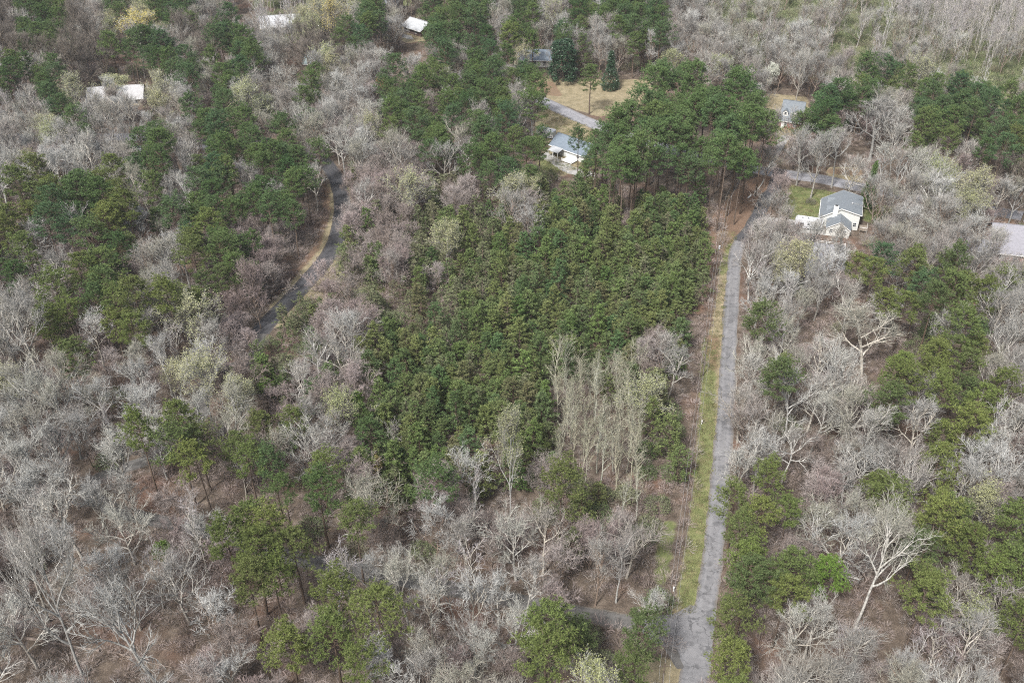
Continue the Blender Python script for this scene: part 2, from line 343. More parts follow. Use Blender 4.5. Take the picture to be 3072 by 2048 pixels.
patch('road', [(1992,1942),(2012,1938),(2032,1945),(2040,1975),(2052,1998),(2050,2006),(2032,2004),(2012,1975),(2000,1955)], .024, M['asphalt_old'], 8, .12)
patch('driveway', [(2300,650),(2350,655),(2470,672),(2478,706),(2330,690),(2245,705),(2262,672)], .020, M['concrete'], 9, .1)
patch('driveway', [(2424,724),(2537,738),(2532,836),(2412,830)], .006, M['asphalt_mid'], 10, .1)
patch('driveway', [(2305,462),(2345,405),(2372,408),(2335,470),(2322,508),(2300,504)], .014, M['concrete'], 11, .2)
patch('driveway', [(1640,455),(1720,500),(1790,520),(1790,540),(1700,520),(1620,470)], .006, M['concrete'], 12, .2)
patch('path', [(1200,100),(1235,108),(1240,120),(1200,112)], .006, M['concrete'], 13, .2)

# ------------------------------------------------------------------ buildings
M['roof_grey'] = roofmat('blue grey shingles', (.17,.19,.21)); M['roof_blue'] = roofmat('blue shingles', (.17,.205,.245)); M['roof_pale'] = roofmat('pale grey shingles', (.40,.395,.40))
M['roof_lav'] = roofmat('weathered grey shingles', (.25,.245,.27)); M['roof_white'] = plain('white metal roof', (.44,.45,.46), .4, .5, .08, .6)
M['roof_green'] = roofmat('grey green shingles', (.20,.24,.24))
M['white_siding'] = siding('white siding', (.66,.67,.645)); M['white_trim'] = plain('white trim', (.78,.78,.76), .5, .4, .06)
M['brick_red'] = brick('red brick', (.20,.055,.04), (.26,.08,.06)); M['brown_wall'] = siding('brown siding', (.14,.10,.09)); M['tan_wall'] = siding('tan siding', (.42,.37,.28)); M['grey_wall'] = siding('grey siding', (.26,.26,.27))
M['glass'] = glassmat(); M['dark'] = plain('dark opening', (.025,.024,.023), .6); M['wood'] = plain('weathered deck boards', (.26,.22,.18), .85, .2, .25, 3); M['black'] = plain('black rubber', (.02,.02,.02), .7)
M['white_paint'] = plain('white paint', (.60,.61,.63), .35, .5, .08, .7); M['stripe'] = plain('grey stripe', (.22,.23,.25), .4)
M['galv'] = plain('galvanised grey', (.38,.39,.40), .45, .5, .1)

def window(parent, x, z, w, h, y=0.0, face='-y', panes=2):
    """window on a wall: frame proud of the wall, glass slightly behind the frame"""
    f = MB(); t = .09; p = .06
    def bx(mb, a0, a1, z0, z1, o0, o1):
        if face == '-y': mb.box(a0, a1, y-o1, y-o0, z0, z1)
        elif face == '+y': mb.box(a0, a1, y+o0, y+o1, z0, z1)
        elif face == '-x': mb.box(y-o1, y-o0, a0, a1, z0, z1)
        else: mb.box(y+o0, y+o1, a0, a1, z0, z1)
    bx(f, x-w/2-t, x-w/2, z-t, z+h+t, 0.003, p); bx(f, x+w/2, x+w/2+t, z-t, z+h+t, 0.003, p)
    bx(f, x-w/2, x+w/2, z-t, z, 0.003, p); bx(f, x-w/2, x+w/2, z+h, z+h+t, 0.003, p)
    bx(f, x-w/2, x+w/2, z+h/2-.025, z+h/2+.025, 0.02, p-.01)
    if panes > 1: bx(f, x-.02, x+.02, z, z+h/2-.025, 0.02, p-.01); bx(f, x-.02, x+.02, z+h/2+.025, z+h, 0.02, p-.01)
    o = f.build('window', M['white_trim'], parent)
    q = MB(); bx(q, x-w/2, x+w/2, z, z+h, 0.003, .018); q.build('pane', M['glass'], o); return o
def door(parent, x, w, h, y, mat, face='-y'):
    d = MB()
    if face == '-y': d.box(x-w/2, x+w/2, y-.05, y-.003, .05, h)
    else: d.box(y+.003 if face == '+x' else y-.05, y+.05 if face == '+x' else y-.003, x-w/2, x+w/2, .05, h)
    return d.build('door', mat, parent)
def walls(parent, w, d, zl, zr, zap, xa, mat, x0=0, y0=0, name='wall'):
    """gable walls facing -y and +y, eaves at x0 (height zl) and x0+w (height zr), ridge at x0+xa (height zap)"""
    mb = MB(); a = [(x0,y0,0),(x0+w,y0,0),(x0+w,y0,zr),(x0+xa,y0,zap),(x0,y0,zl)]; b = [(p[0], y0+d, p[2]) for p in a]
    mb.add(a+b, [(0,1,2,3,4),(9,8,7,6,5),(0,5,6,1),(1,6,7,2),(2,7,8,3),(3,8,9,4),(4,9,5,0)]); return mb.build(name, mat, parent)
def roof(parent, w, d, zl, zr, zap, xa, mat, x0=0, y0=0, ov=.35, th=.14, name='roof'):
    mb = MB(); sl = (zap-zl)/xa; sr = (zap-zr)/(w-xa)
    L0 = (x0-ov, zl-sl*ov); A = (x0+xa, zap); R0 = (x0+w+ov, zr-sr*ov); u = .02
    pl = [L0, A, R0]
    vs = []
    for yy in (y0-ov, y0+d+ov):
        for (x, z) in pl: vs.append((x, yy, z+u))
        for (x, z) in pl: vs.append((x, yy, z+u+th))
    n = 6
    fs = [(3,4,n+4,n+3),(4,5,n+5,n+4),(0,n+0,n+1,1),(1,n+1,n+2,2),(0,1,4,3),(1,2,5,4),(n+0,n+3,n+4,n+1),(n+1,n+4,n+5,n+2),(0,3,n+3,n+0),(2,n+2,n+5,5)]
    mb.add(vs, fs); r = mb.build(name, mat, parent)
    # pale rake boards and ridge cap
    for yy in (y0-ov-.03, y0+d+ov+.003):
      t = MB()
      for (p, q) in ((L0, A), (A, R0)):
            t.hexa([(p[0],yy,p[1]-.05),(q[0],yy,q[1]-.05),(q[0],yy+.027,q[1]-.05),(p[0],yy+.027,p[1]-.05)], [(p[0],yy,p[1]+u+th+.02),(q[0],yy,q[1]+u+th+.02),(q[0],yy+.027,q[1]+u+th+.02),(p[0],yy+.027,p[1]+u+th+.02)])
      t.build('trim', M['white_trim'], r)
    c = MB(); c.box(A[0]-.12, A[0]+.12, y0-ov+.01, y0+d+ov-.01, A[1]+u+th-.03, A[1]+u+th+.035); c.build('ridge_cap', mat, r)
    return r
def gutter(parent, x, y0, y1, z): 
    m = MB(); m.box(x-.06, x+.06, y0, y1, z-.06, z+.06); return m.build('gutter', M['white_trim'], parent)

# cream house with the attached garage
G0 = g(2250+.2181*1035, 450+.2181*1170); G1 = g(2250+.2181*1350, 450+.2181*1215); ang = math.atan2(G1[1]-G0[1], G1[0]-G0[0])
h1 = empty('house', (G0[0], G0[1], 0), ang, 'cream sided house with blue grey gabled roof, white chimney and front garage wing', 'house')
walls(h1, 6.2, 5.1, 2.45, 2.45, 4.45, 3.15, M['white_siding'])
roof(h1, 6.2, 4.9, 2.45, 2.45, 4.45, 3.15, M['roof_grey'], y0=.0, ov=.3)
walls(h1, 10.4, 11.0, 2.8, 4.9, 6.1, 5.15, M['white_siding'], x0=-2.0, y0=5.2)
rf = roof(h1, 10.4, 11.0, 2.8, 4.9, 6.1, 5.15, M['roof_grey'], x0=-2.0, y0=5.2, ov=.4)
for yy in (8.0, 13.2):       # dormers on the left slope
    d = MB(); d.add([(-.7,yy-.95,3.75),(-.7,yy+.95,3.75),(-.7,yy,5.0),(1.2,yy-.95,4.5),(1.2,yy+.95,4.5),(1.6,yy,5.0)], [(0,2,1),(0,1,4,3)]); d.build('dormer', M['white_trim'], rf)
    e = MB(); e.add([(-.74,yy-1.1,3.72),(-.74,yy,5.1),(-.74,yy+1.1,3.72),(1.2,yy-1.1,4.5),(1.9,yy,5.1),(1.2,yy+1.1,4.5),(-.74,yy,5.2)], [(0,3,4,1),(1,4,5,2)]); e.build('dormer_roof', M['roof_grey'], rf)
ch = MB(); ch.box(1.0, 2.3, 4.6, 5.17, 0, 6.9); ch.build('chimney', M['white_trim'], h1)
cc = MB(); cc.box(1.25, 2.05, 4.7, 5.07, 6.91, 7.15); cc.build('chimney_cap', M['dark'], h1)
vp = MB(); vp.tube([(5.9,9.6,5.3),(5.9,9.6,6.1)], [.14,.14], 8); vp.tube([(5.9,9.6,6.1),(5.9,9.6,6.3)], [.28,.1], 8); vp.build('vent', M['galv'], rf)
window(h1, 1.25, 1.15, .75, 1.05); window(h1, 4.8, 1.15, .75, 1.05)
window(h1, 7.4, 1.1, .8, 1.2, y=5.2); window(h1, 8.0, 1.0, .9, 1.2, y=8.4, face='+x'); window(h1, 12.0, 1.0, .9, 1.2, y=8.4, face='+x')
window(h1, 9.0, .9, 1.0, 1.2, y=-2.0, face='-x'); window(h1, 13.5, .9, 1.0, 1.2, y=-2.0, face='-x'); door(h1, 11.2, 1.0, 2.1, -2.0, M['brown_wall'], '-x')
gutter(h1, 8.86, 5.0, 16.4, 4.72); gutter(h1, -2.46, 5.0, 16.4, 2.55)
def at_local(base, a, x, y): return (base[0]+x*math.cos(a)-y*math.sin(a), base[1]+x*math.sin(a)+y*math.cos(a))

def camper(loc, rz, L, W, H, label, slide=True):
    r = empty('camper', (loc[0], loc[1], 0), rz, label, 'camper')
    m = MB(); z0 = .55                                     # body with a raked nose at +x... profile in xz
    pr = [(0,z0+.15),(.25,z0),(L-.9,z0),(L-.1,z0+.9),(L,z0+1.4),(L-.25,H-.35),(L-.7,H),(.12,H),(0,H-.12)]
    a = [(x, 0, z) for x, z in pr]; b = [(x, W, z) for x, z in pr]; n = len(pr)
    m.add(a+b, [tuple(range(n)), tuple(range(2*n-1, n-1, -1))]+[(i, n+i, n+(i+1) % n, (i+1) % n) for i in range(n)]); body = m.build('body', M['white_paint'], r)
    s = MB(); s.box(.3, L-1.0, -.012, -.003, z0+.35, z0+.6); s.box(.3, L-1.0, W+.003, W+.012, z0+.35, z0+.6); s.build('stripe', M['stripe'], body)
    for x, w in ((1.2, .9), (L-2.6, 1.0), (L*.45, .6)):
        q = MB(); q.box(x, x+w, -.02, -.003, z0+.95, z0+1.5); q.build('window', M['glass'], r)
        q = MB(); q.box(x, x+w, W+.003, W+.02, z0+.95, z0+1.5); q.build('window', M['glass'], r)
    q = MB(); q.box(L*.62, L*.62+.6, -.03, -.003, z0+.05, z0+1.95); q.build('door', M['white_trim'], r)
    for x in (1.3, L*.5, L-2.2):
        q = MB(); q.box(x, x+.4, W*.4, W*.4+.4, H+.003, H+.1); q.build('roof_vent', M['dark'], r)
    q = MB(); q.box(L*.3, L*.3+.9, W*.32, W*.32+.6, H+.003, H+.26); q.build('air_conditioner', M['white_trim'], r)
    q = MB(); q.tube([(.4,-.1,H-.12),(L-1.6,-.1,H-.12)], [.09,.09], 6); q.build('awning', M['stripe'], r)
    for x in (L*.42, L*.42+.85):
        for y in (.12, W-.12):
            w = MB(); w.tube([(x, y-.12, .36),(x, y+.12, .36)], [.36,.36], 14); o = w.build('wheel', M['black'], r)
            w = MB(); w.tube([(x, y-.135, .36),(x, y+.135, .36)], [.18,.18], 10); w.build('rim', M['galv'], o)
    t = MB(); t.tube([(L-.8,.4,.5),(L+1.1,W/2,.5)], [.05,.05], 5); t.tube([(L-.8,W-.4,.5),(L+1.1,W/2,.5)], [.05,.05], 5); t.tube([(L+.9,W/2,0),(L+.9,W/2,.7)], [.05,.05], 5); t.build('tow_bar', M['dark'], r)
    return r
p = at_local(G0, ang, -1.2, 3.9); camper(p, ang+PI, 7.6, 2.5, 3.0, 'long white camper parked beside the garage of the cream house')
tr0 = g(1668, 413); camper(tr0, R_(152), 6.2, 2.4, 2.9, 'short white camper on the grass beside the blue roofed house')

def shed_unit(x, y, rz, w, d, h, label, mat, rmat, cat='shed', name='shed'):
    r = empty(name, (x, y, 0), rz, label, cat); walls(r, w, d, h, h, h+w*.22, w/2, mat); roof(r, w, d, h, h, h+w*.22, w/2, rmat, ov=.3); return r
# steps / deck with grill at the right of the cream house
p = at_local(G0, ang, 8.9, 4.6)
dk = empty('deck', (p[0], p[1], 0), ang, 'small weathered side deck against the right wall of the cream house', 'deck')
d = MB(); d.box(0, 2.2, 0, 3.2, .45, .6); d.build('platform', M['wood'], dk)
for a, b in ((.1,.1),(2.1,.1),(2.1,3.1)):
    q = MB(); q.box(a-.06, a+.06, b-.06, b+.06, 0, 1.5); q.build('post', M['wood'], dk)
q = MB(); q.box(.16, 2.04, .07, .13, 1.38, 1.48); q.box(2.07, 2.13, .16, 3.04, 1.38, 1.48); q.build('railing', M['white_trim'], dk)

def ridge_house(name_label, corner_px, corner2_px, w_depth, eave, rise, wallm, roofm, cat='house', ov=.5, chimney=None, wins=3, flip=False, doorx=None):
    """house whose long eave wall runs between two picture points (left, right) seen at the ground"""
    a = g(*corner_px); b = g(*corner2_px); L = math.hypot(b[0]-a[0], b[1]-a[1]); an = math.atan2(b[1]-a[1], b[0]-a[0])
    r = empty('house', (a[0], a[1], 0), an, name_label, cat)
    # the ridge runs along local x: build in a frame turned by 90 degrees
    def rot(mb):
        mb.v = [(v[1], v[0], v[2]) for v in mb.v]; mb.f = [f[::-1] for f in mb.f]
    W = w_depth; zap = eave+rise; xa = W/2
    mb = MB(); P = [(0,0,0),(W,0,0),(W,0,eave),(xa,0,zap),(0,0,eave)]; Q = [(x, L, z) for x, _, z in P]
    mb.add(P+Q, [(0,1,2,3,4),(9,8,7,6,5),(0,5,6,1),(1,6,7,2),(2,7,8,3),(3,8,9,4),(4,9,5,0)]); rot(mb); mb.build('wall', wallm, r)
    s = rise/xa; m = MB(); u = .02; th = .15; vs = []
    pl = [(-ov, eave-s*ov), (xa, zap), (W+ov, eave-s*ov)]
    for yy in (-ov, L+ov):
        for x, z in pl: vs.append((x, yy, z+u))
        for x, z in pl: vs.append((x, yy, z+u+th))
    m.add(vs, [(3,4,10,9),(4,5,11,10),(0,6,7,1),(1,7,8,2),(0,1,4,3),(1,2,5,4),(6,9,10,7),(7,10,11,8),(0,3,9,6),(2,8,11,5)]); rot(m); ro = m.build('roof', roofm, r)
    c = MB(); c.box(-ov+.01, L+ov-.01, xa-.15, xa+.15, zap+u+th-.03, zap+u+th+.04); c.build('ridge_cap', roofm, ro)
    t = MB(); t.box(-ov, L+ov, -ov-.12, -ov-.003, eave-s*ov-.03, eave-s*ov+.16); t.build('gutter', M['white_trim'], r)
    for i in range(wins):
        window(r, L*(i+.6)/(wins+.2), .95, 1.0, 1.25)
    if doorx: door(r, L*doorx, 1.0, 2.1, 0, M['white_trim'])
    window(r, W/2, .95, 1.0, 1.25, y=L, face='+x'); window(r, W/2, .95, 1.0, 1.25, y=0, face='-x')
    if chimney:
        q = MB(); q.box(L*chimney-.4, L*chimney+.4, xa+.3, xa+1.1, eave, zap+1.0); q.build('chimney', M['brick_red'], r)
    return r, L, an, a
# brick house with dormers
r, L, an, a = ridge_house('red brick house with blue grey roof and white dormers beyond the pine stand', (2336,383), (2398,392), 9.0, 2.9, 5.2, M['brick_red'], M['roof_grey'], ov=.35, wins=2, doorx=.16)
for fx in (.2, .72):
    x = L*fx; q = MB(); q.add([(x-.8,.9,4.0),(x+.8,.9,4.0),(x+.8,.9,5.3),(x,.9,6.1),(x-.8,.9,5.3),(x-.8,3.3,5.3),(x+.8,3.3,5.3),(x,4.0,6.1)], [(0,1,2,3,4),(1,6,2),(0,4,5),(2,6,7,3),(4,3,7,5)]); dm = q.build('dormer', M['white_trim'], r)
    q = MB(); q.box(x-.35, x+.35, .86, .897, 4.5, 5.4); q.build('pane', M['glass'], dm)
    q = MB(); q.hexa([(x-1.0,.7,5.16),(x,.7,6.16),(x,4.3,6.16),(x-1.0,3.3,5.16)], [(x-1.0,.7,5.28),(x,.7,6.28),(x,4.3,6.28),(x-1.0,3.3,5.28)]); q.hexa([(x+.003,.7,6.16),(x+1.0,.7,5.16),(x+1.0,3.3,5.16),(x+.003,4.3,6.16)], [(x+.003,.7,6.28),(x+1.0,.7,5.28),(x+1.0,3.3,5.28),(x+.003,4.3,6.28)]); q.build('dormer_roof', M['roof_grey'], dm)
# blue roofed house with covered porch near the short camper
r, L, an, a = ridge_house('blue roofed house with white porch posts behind the tall pines', (1652,455), (1752,490), 8.5, 2.6, 2.3, M['white_siding'], M['roof_blue'], wins=3, doorx=.5)
q = MB(); q.hexa([(1.5,-3.6,2.35),(5.5,-3.6,2.35),(5.5,-.62,2.72),(1.5,-.62,2.72)], [(1.5,-3.6,2.47),(5.5,-3.6,2.47),(5.5,-.62,2.84),(1.5,-.62,2.84)]); q.build('porch_roof', M['roof_white'], r)
for x in (1.6, 3.5, 5.4):
    q = MB(); q.box(x-.08, x+.08, -3.5, -3.34, 0, 2.35); q.build('porch_post', M['white_trim'], r)
q = MB(); q.box(7.0, 11.0, -3.6, -.01, .35, .5); q.box(7.0, 11.0, -3.6, -3.52, .5, 1.3); q.build('deck', M['white_trim'], r)
p = g(1700, 492); 
def car(px, py, rz, mat, label, suv=False):
    x, y = g(px, py); r = empty('parked_car', (x, y, 0), rz, label, 'car')
    L, W = 4.7, 1.85; hz = 1.7 if suv else 1.42
    pr = [(0,.35),(0,.85),(.15,.98),(1.1,1.02),(1.75,hz),(3.5 if not suv else 4.2,hz),(4.2 if not suv else 4.6,1.0),(4.68,.92),(L,.4)]
    n = len(pr); m = MB(); a = [(xx-L/2, -W/2+(.14 if z > 1.1 else 0), z) for xx, z in pr]; b = [(xx-L/2, W/2-(.14 if z > 1.1 else 0), z) for xx, z in pr]
    m.add(a+b, [tuple(range(n)), tuple(range(2*n-1, n-1, -1))]+[(i, n+i, n+(i+1) % n, (i+1) % n) for i in range(n)]); m.build('body', mat, r)
    q = MB()
    q.add([(1.12-L/2,-.76,1.06),(1.12-L/2,.76,1.06),(1.7-L/2,.68,hz-.05),(1.7-L/2,-.68,hz-.05)], [(0,1,2,3)]); q.v = [(v[0]-.03, v[1], v[2]+.03) for v in q.v]; q.build('windscreen', M['glass'], r)
    for s in (-1, 1):
        q = MB(); q.add([(1.5-L/2,s*.88,1.06),(3.9-L/2,s*.88,1.06),(3.5-L/2,s*.80,hz-.08),(1.9-L/2,s*.80,hz-.08)], [(0,1,2,3)]); q.build('side_window', M['glass'], r)
        for xx in (.95, 3.75):
            w = MB(); w.tube([(xx-L/2, s*.8, .33),(xx-L/2, s*.95, .33)], [.33,.33], 12); o = w.build('wheel', M['black'], r)
            w = MB(); w.tube([(xx-L/2, s*.86, .33),(xx-L/2, s*.965, .33)], [.18,.18], 8); w.build('rim', M['galv'], o)
        q = MB(); q.box(-L/2-.03, -L/2-.003, s*.75-.18, s*.75+.18, .68, .84); q.build('headlight', M['white_trim'], r)
    return r
M['car_black'] = plain('black car paint', (.02,.02,.025), .25, .6); M['car_white'] = plain('white car paint', (.7,.7,.72), .25, .6); M['car_red'] = plain('dark red car paint', (.10,.02,.02), .25, .6)
car(457, 345, R_(80), M['car_black'], 'black car parked beside the big pale roofed house', True)
car(288, 92, R_(10), M['car_white'], 'white car between dark bare trees near the top left', True)
car(395, 455, R_(170), M['stripe'], 'grey car near the upper left street', False)
# far and partly hidden houses
r, L, an, a = ridge_house('wide white roofed house with grey walls at the top left', (788,105), (912,96), 12, 3.0, 2.6, M['grey_wall'], M['roof_white'], wins=4, ov=.7)
r, L, an, a = ridge_house('white metal roofed house with dark brown walls beside a lawn', (1212,95), (1262,112), 9, 2.8, 1.9, M['brown_wall'], M['roof_white'], wins=2, ov=.9)
r, L, an, a = ridge_house('grey shed at the top edge near the white metal roofed house', (1150,36), (1190,40), 8, 3.0, 2.0, M['grey_wall'], M['roof_grey'], wins=1, cat='shed')
r, L, an, a = ridge_house('large low house with pale grey roof among yellow green trees', (268,326), (430,316), 11, 2.8, 2.6, M['tan_wall'], M['roof_pale'], wins=5, ov=.6, chimney=.5)
r, L, an, a = ridge_house('small tan house with dark green grey roof behind a pine', (912,212), (978,214), 8, 2.7, 1.8, M['tan_wall'], M['roof_green'], wins=2, ov=.5)
r, L, an, a = ridge_house('pale blue roofed house left of the dark magnolia', (1555,200), (1652,203), 10, 2.8, 2.2, M['white_siding'], M['roof_blue'], wins=3, ov=.5)
r, L, an, a = ridge_house('weathered grey outbuilding roof among bare trees near the right edge', (2872,768), (2955,782), 6.5, 2.8, 1.3, M['wood'], M['roof_lav'], wins=2, ov=.5, cat='outbuilding')
r, L, an, a = ridge_house('large grey roofed house at the right edge', (2975,782), (3150,800), 15, 2.9, 4.4, M['brick_red'], M['roof_lav'], wins=4, ov=.6)
r, L, an, a = ridge_house('small grey outbuilding below the upper left street', (388,478), (425,478), 5, 2.2, 1.0, M['tan_wall'], M['roof_grey'], wins=1, ov=.3, cat='outbuilding')

# fence round the gravel pad
fpts = [Vector(g(*p)) for p in [(2421,790),(2424,726),(2534,740),(2536,800)]]
fn = empty('rail_fence', (fpts[0].x, fpts[0].y, 0), 0, 'low white rail fence round the paved pad below the cream house', 'fence')
for i in range(3):
    a, b = fpts[i]-fpts[0], fpts[i+1]-fpts[0]; n = max(2, int((b-a).length/2.2))
    q = MB(); q.tube([(a.x,a.y,.9),(b.x,b.y,.9)], [.045,.045], 4); q.tube([(a.x,a.y,.5),(b.x,b.y,.5)], [.035,.035], 4); q.build('rail', M['white_trim'], fn)
    for k in range(n+(i == 2)):
        c = a.lerp(b, k/n); q = MB(); q.box(c.x-.06, c.x+.06, c.y-.06, c.y+.06, 0, 1.05); q.build('post', M['white_trim'], fn)

# ------------------------------------------------------------------ power line
M['pole'] = plain('brown pole wood', (.14,.11,.085), .9, .15, .3, 3); M['wire'] = plain('aluminium wire', (.30,.295,.285), .5, .4)
POLES = [((2172,688), 10.8, 'wooden power pole at the upper end of the lane beside the pine stand', False), ((2145,827), 10.4, 'wooden power pole with a transformer half way along the lane', True), ((2108,1127), 10.4, 'plain wooden power pole in the grass strip beside the plantation', False), ((1978,2110), 10.4, 'wooden power pole by the junction at the bottom of the picture', False)]
tops = []
for (pp, h, lab, trf) in POLES:
    x, y = g(*pp); e = empty('power_pole', (x, y, 0), R_(4), lab, 'power pole', 'power poles along the lane')
    q = MB(); q.tube([(0,0,-.2),(0,0,h*.5),(0,0,h)], [.17,.14,.11], 10); q.build('pole', M['pole'], e)
    q = MB(); q.box(-.9, .9, -.19, -.11, h-.55, h-.42); q.build('crossarm', M['pole'], e)
    for xx in (-.8, .8):
        q = MB(); q.tube([(xx,-.15,h-.42),(xx,-.15,h-.2)], [.06,.04], 8); q.build('insulator', M['white_trim'], e)
    if trf:
        q = MB(); q.tube([(.0,-.42,h-2.0),(.0,-.42,h-1.1)], [.26,.26], 12); q.tube([(.0,-.42,h-1.1),(.0,-.42,h-.98)], [.20,.08], 12); q.build('transformer', M['galv'], e)
    c, s = math.cos(R_(4)), math.sin(R_(4)); tops.append([(x+xx*c+.15*s, y+xx*s-.15*c, h-.2) for xx in (-.8, .8)]+[(x, y, h-2.3)])
ext0 = g(2255, 560); e0 = [(ext0[0]+dx, ext0[1]+6, 10.2) for dx in (-.8, .8)]+[(ext0[0], ext0[1]+6, 8)]
x4, y4 = g(1978, 2110); e1 = [(x4-8+dx, y4-45, 10.2) for dx in (-.8, .8)]+[(x4-8, y4-45, 8)]
for wi in range(3):
    seq = [e0[wi]]+[t[wi] for t in tops]+[e1[wi]]; pts = []
    for i in range(len(seq)-1):
        a, b = Vector(seq[i]), Vector(seq[i+1]); n = 14
        for k in range(n):
            t = k/n; q = a.lerp(b, t); q.z -= 4*t*(1-t)*.012*(b-a).length; pts.append(tuple(q))
    pts.append(tuple(seq[-1])); m = MB(); m.tube(pts, [.019 if wi < 2 else .024]*len(pts), 4); o = m.build('power_line', M['wire'])
    tag(o, ['left upper pale wire strung along the lane between the poles', 'right upper pale wire strung along the lane between the poles', 'lowest wire strung along the lane below the crossarms'][wi], 'power line', 'wires above the lane')
# guy wire, markers
for px, py, lab in ((2105,1272,'small white marker post in the green strip halfway down the lane'), (2020,1772,'small white marker post in the grass just above the junction')):
    x, y = g(px, py); e = empty('marker_post', (x, y, 0), 0, lab, 'marker post'); q = MB(); q.tube([(0,0,0),(0,0,.85)], [.09,.09], 8); q.build('post', M['white_trim'], e); q = MB(); q.tube([(0,0,.85),(0,0,1.1)], [.16,.13], 8); q.build('cap', M['white_trim'], e)
x, y = g(1968, 2018)

# fallen logs
def log(name, pts, r0, r1, mat, label, cat='log'):
    P = [g(*p) for p in pts]; m = MB(); n = len(P)
    m.tube([(p[0], p[1], .25) for p in P], [r0+(r1-r0)*i/(n-1) for i in range(n)], 8); o = m.build(name, mat); tag(o, label, cat); return o
log('fallen_log', [(22,1906),(120,1922),(230,1943),(300,1953)], .30, .22, M['bark_warm'], 'long fallen log lying across the leaf litter at lower left')
log('fallen_log', [(345,1958),(420,1982),(518,2004)], .15, .08, M['bark_warm'], 'thin fallen log just right of the big pale tree trunk at lower left')
log('fallen_log', [(28,1870),(75,1868),(122,1866)], .16, .10, M['bark_warm'], 'short fallen log above the long log at lower left')
log('fallen_log', [(2292,540),(2284,556),(2262,583)], .22, .16, M['bark_pale'], 'pale log on the red bank at the top of the lane')
log('fallen_log', [(2252,588),(2244,596)], .25, .2, M['white_trim'], 'short white log on the red bank beside the dark road')
log('fallen_log', [(2098,862),(2112,858),(2128,850)], .3, .12, M['bark_pale'], 'broken pale log beside the red soil near the transformer pole')
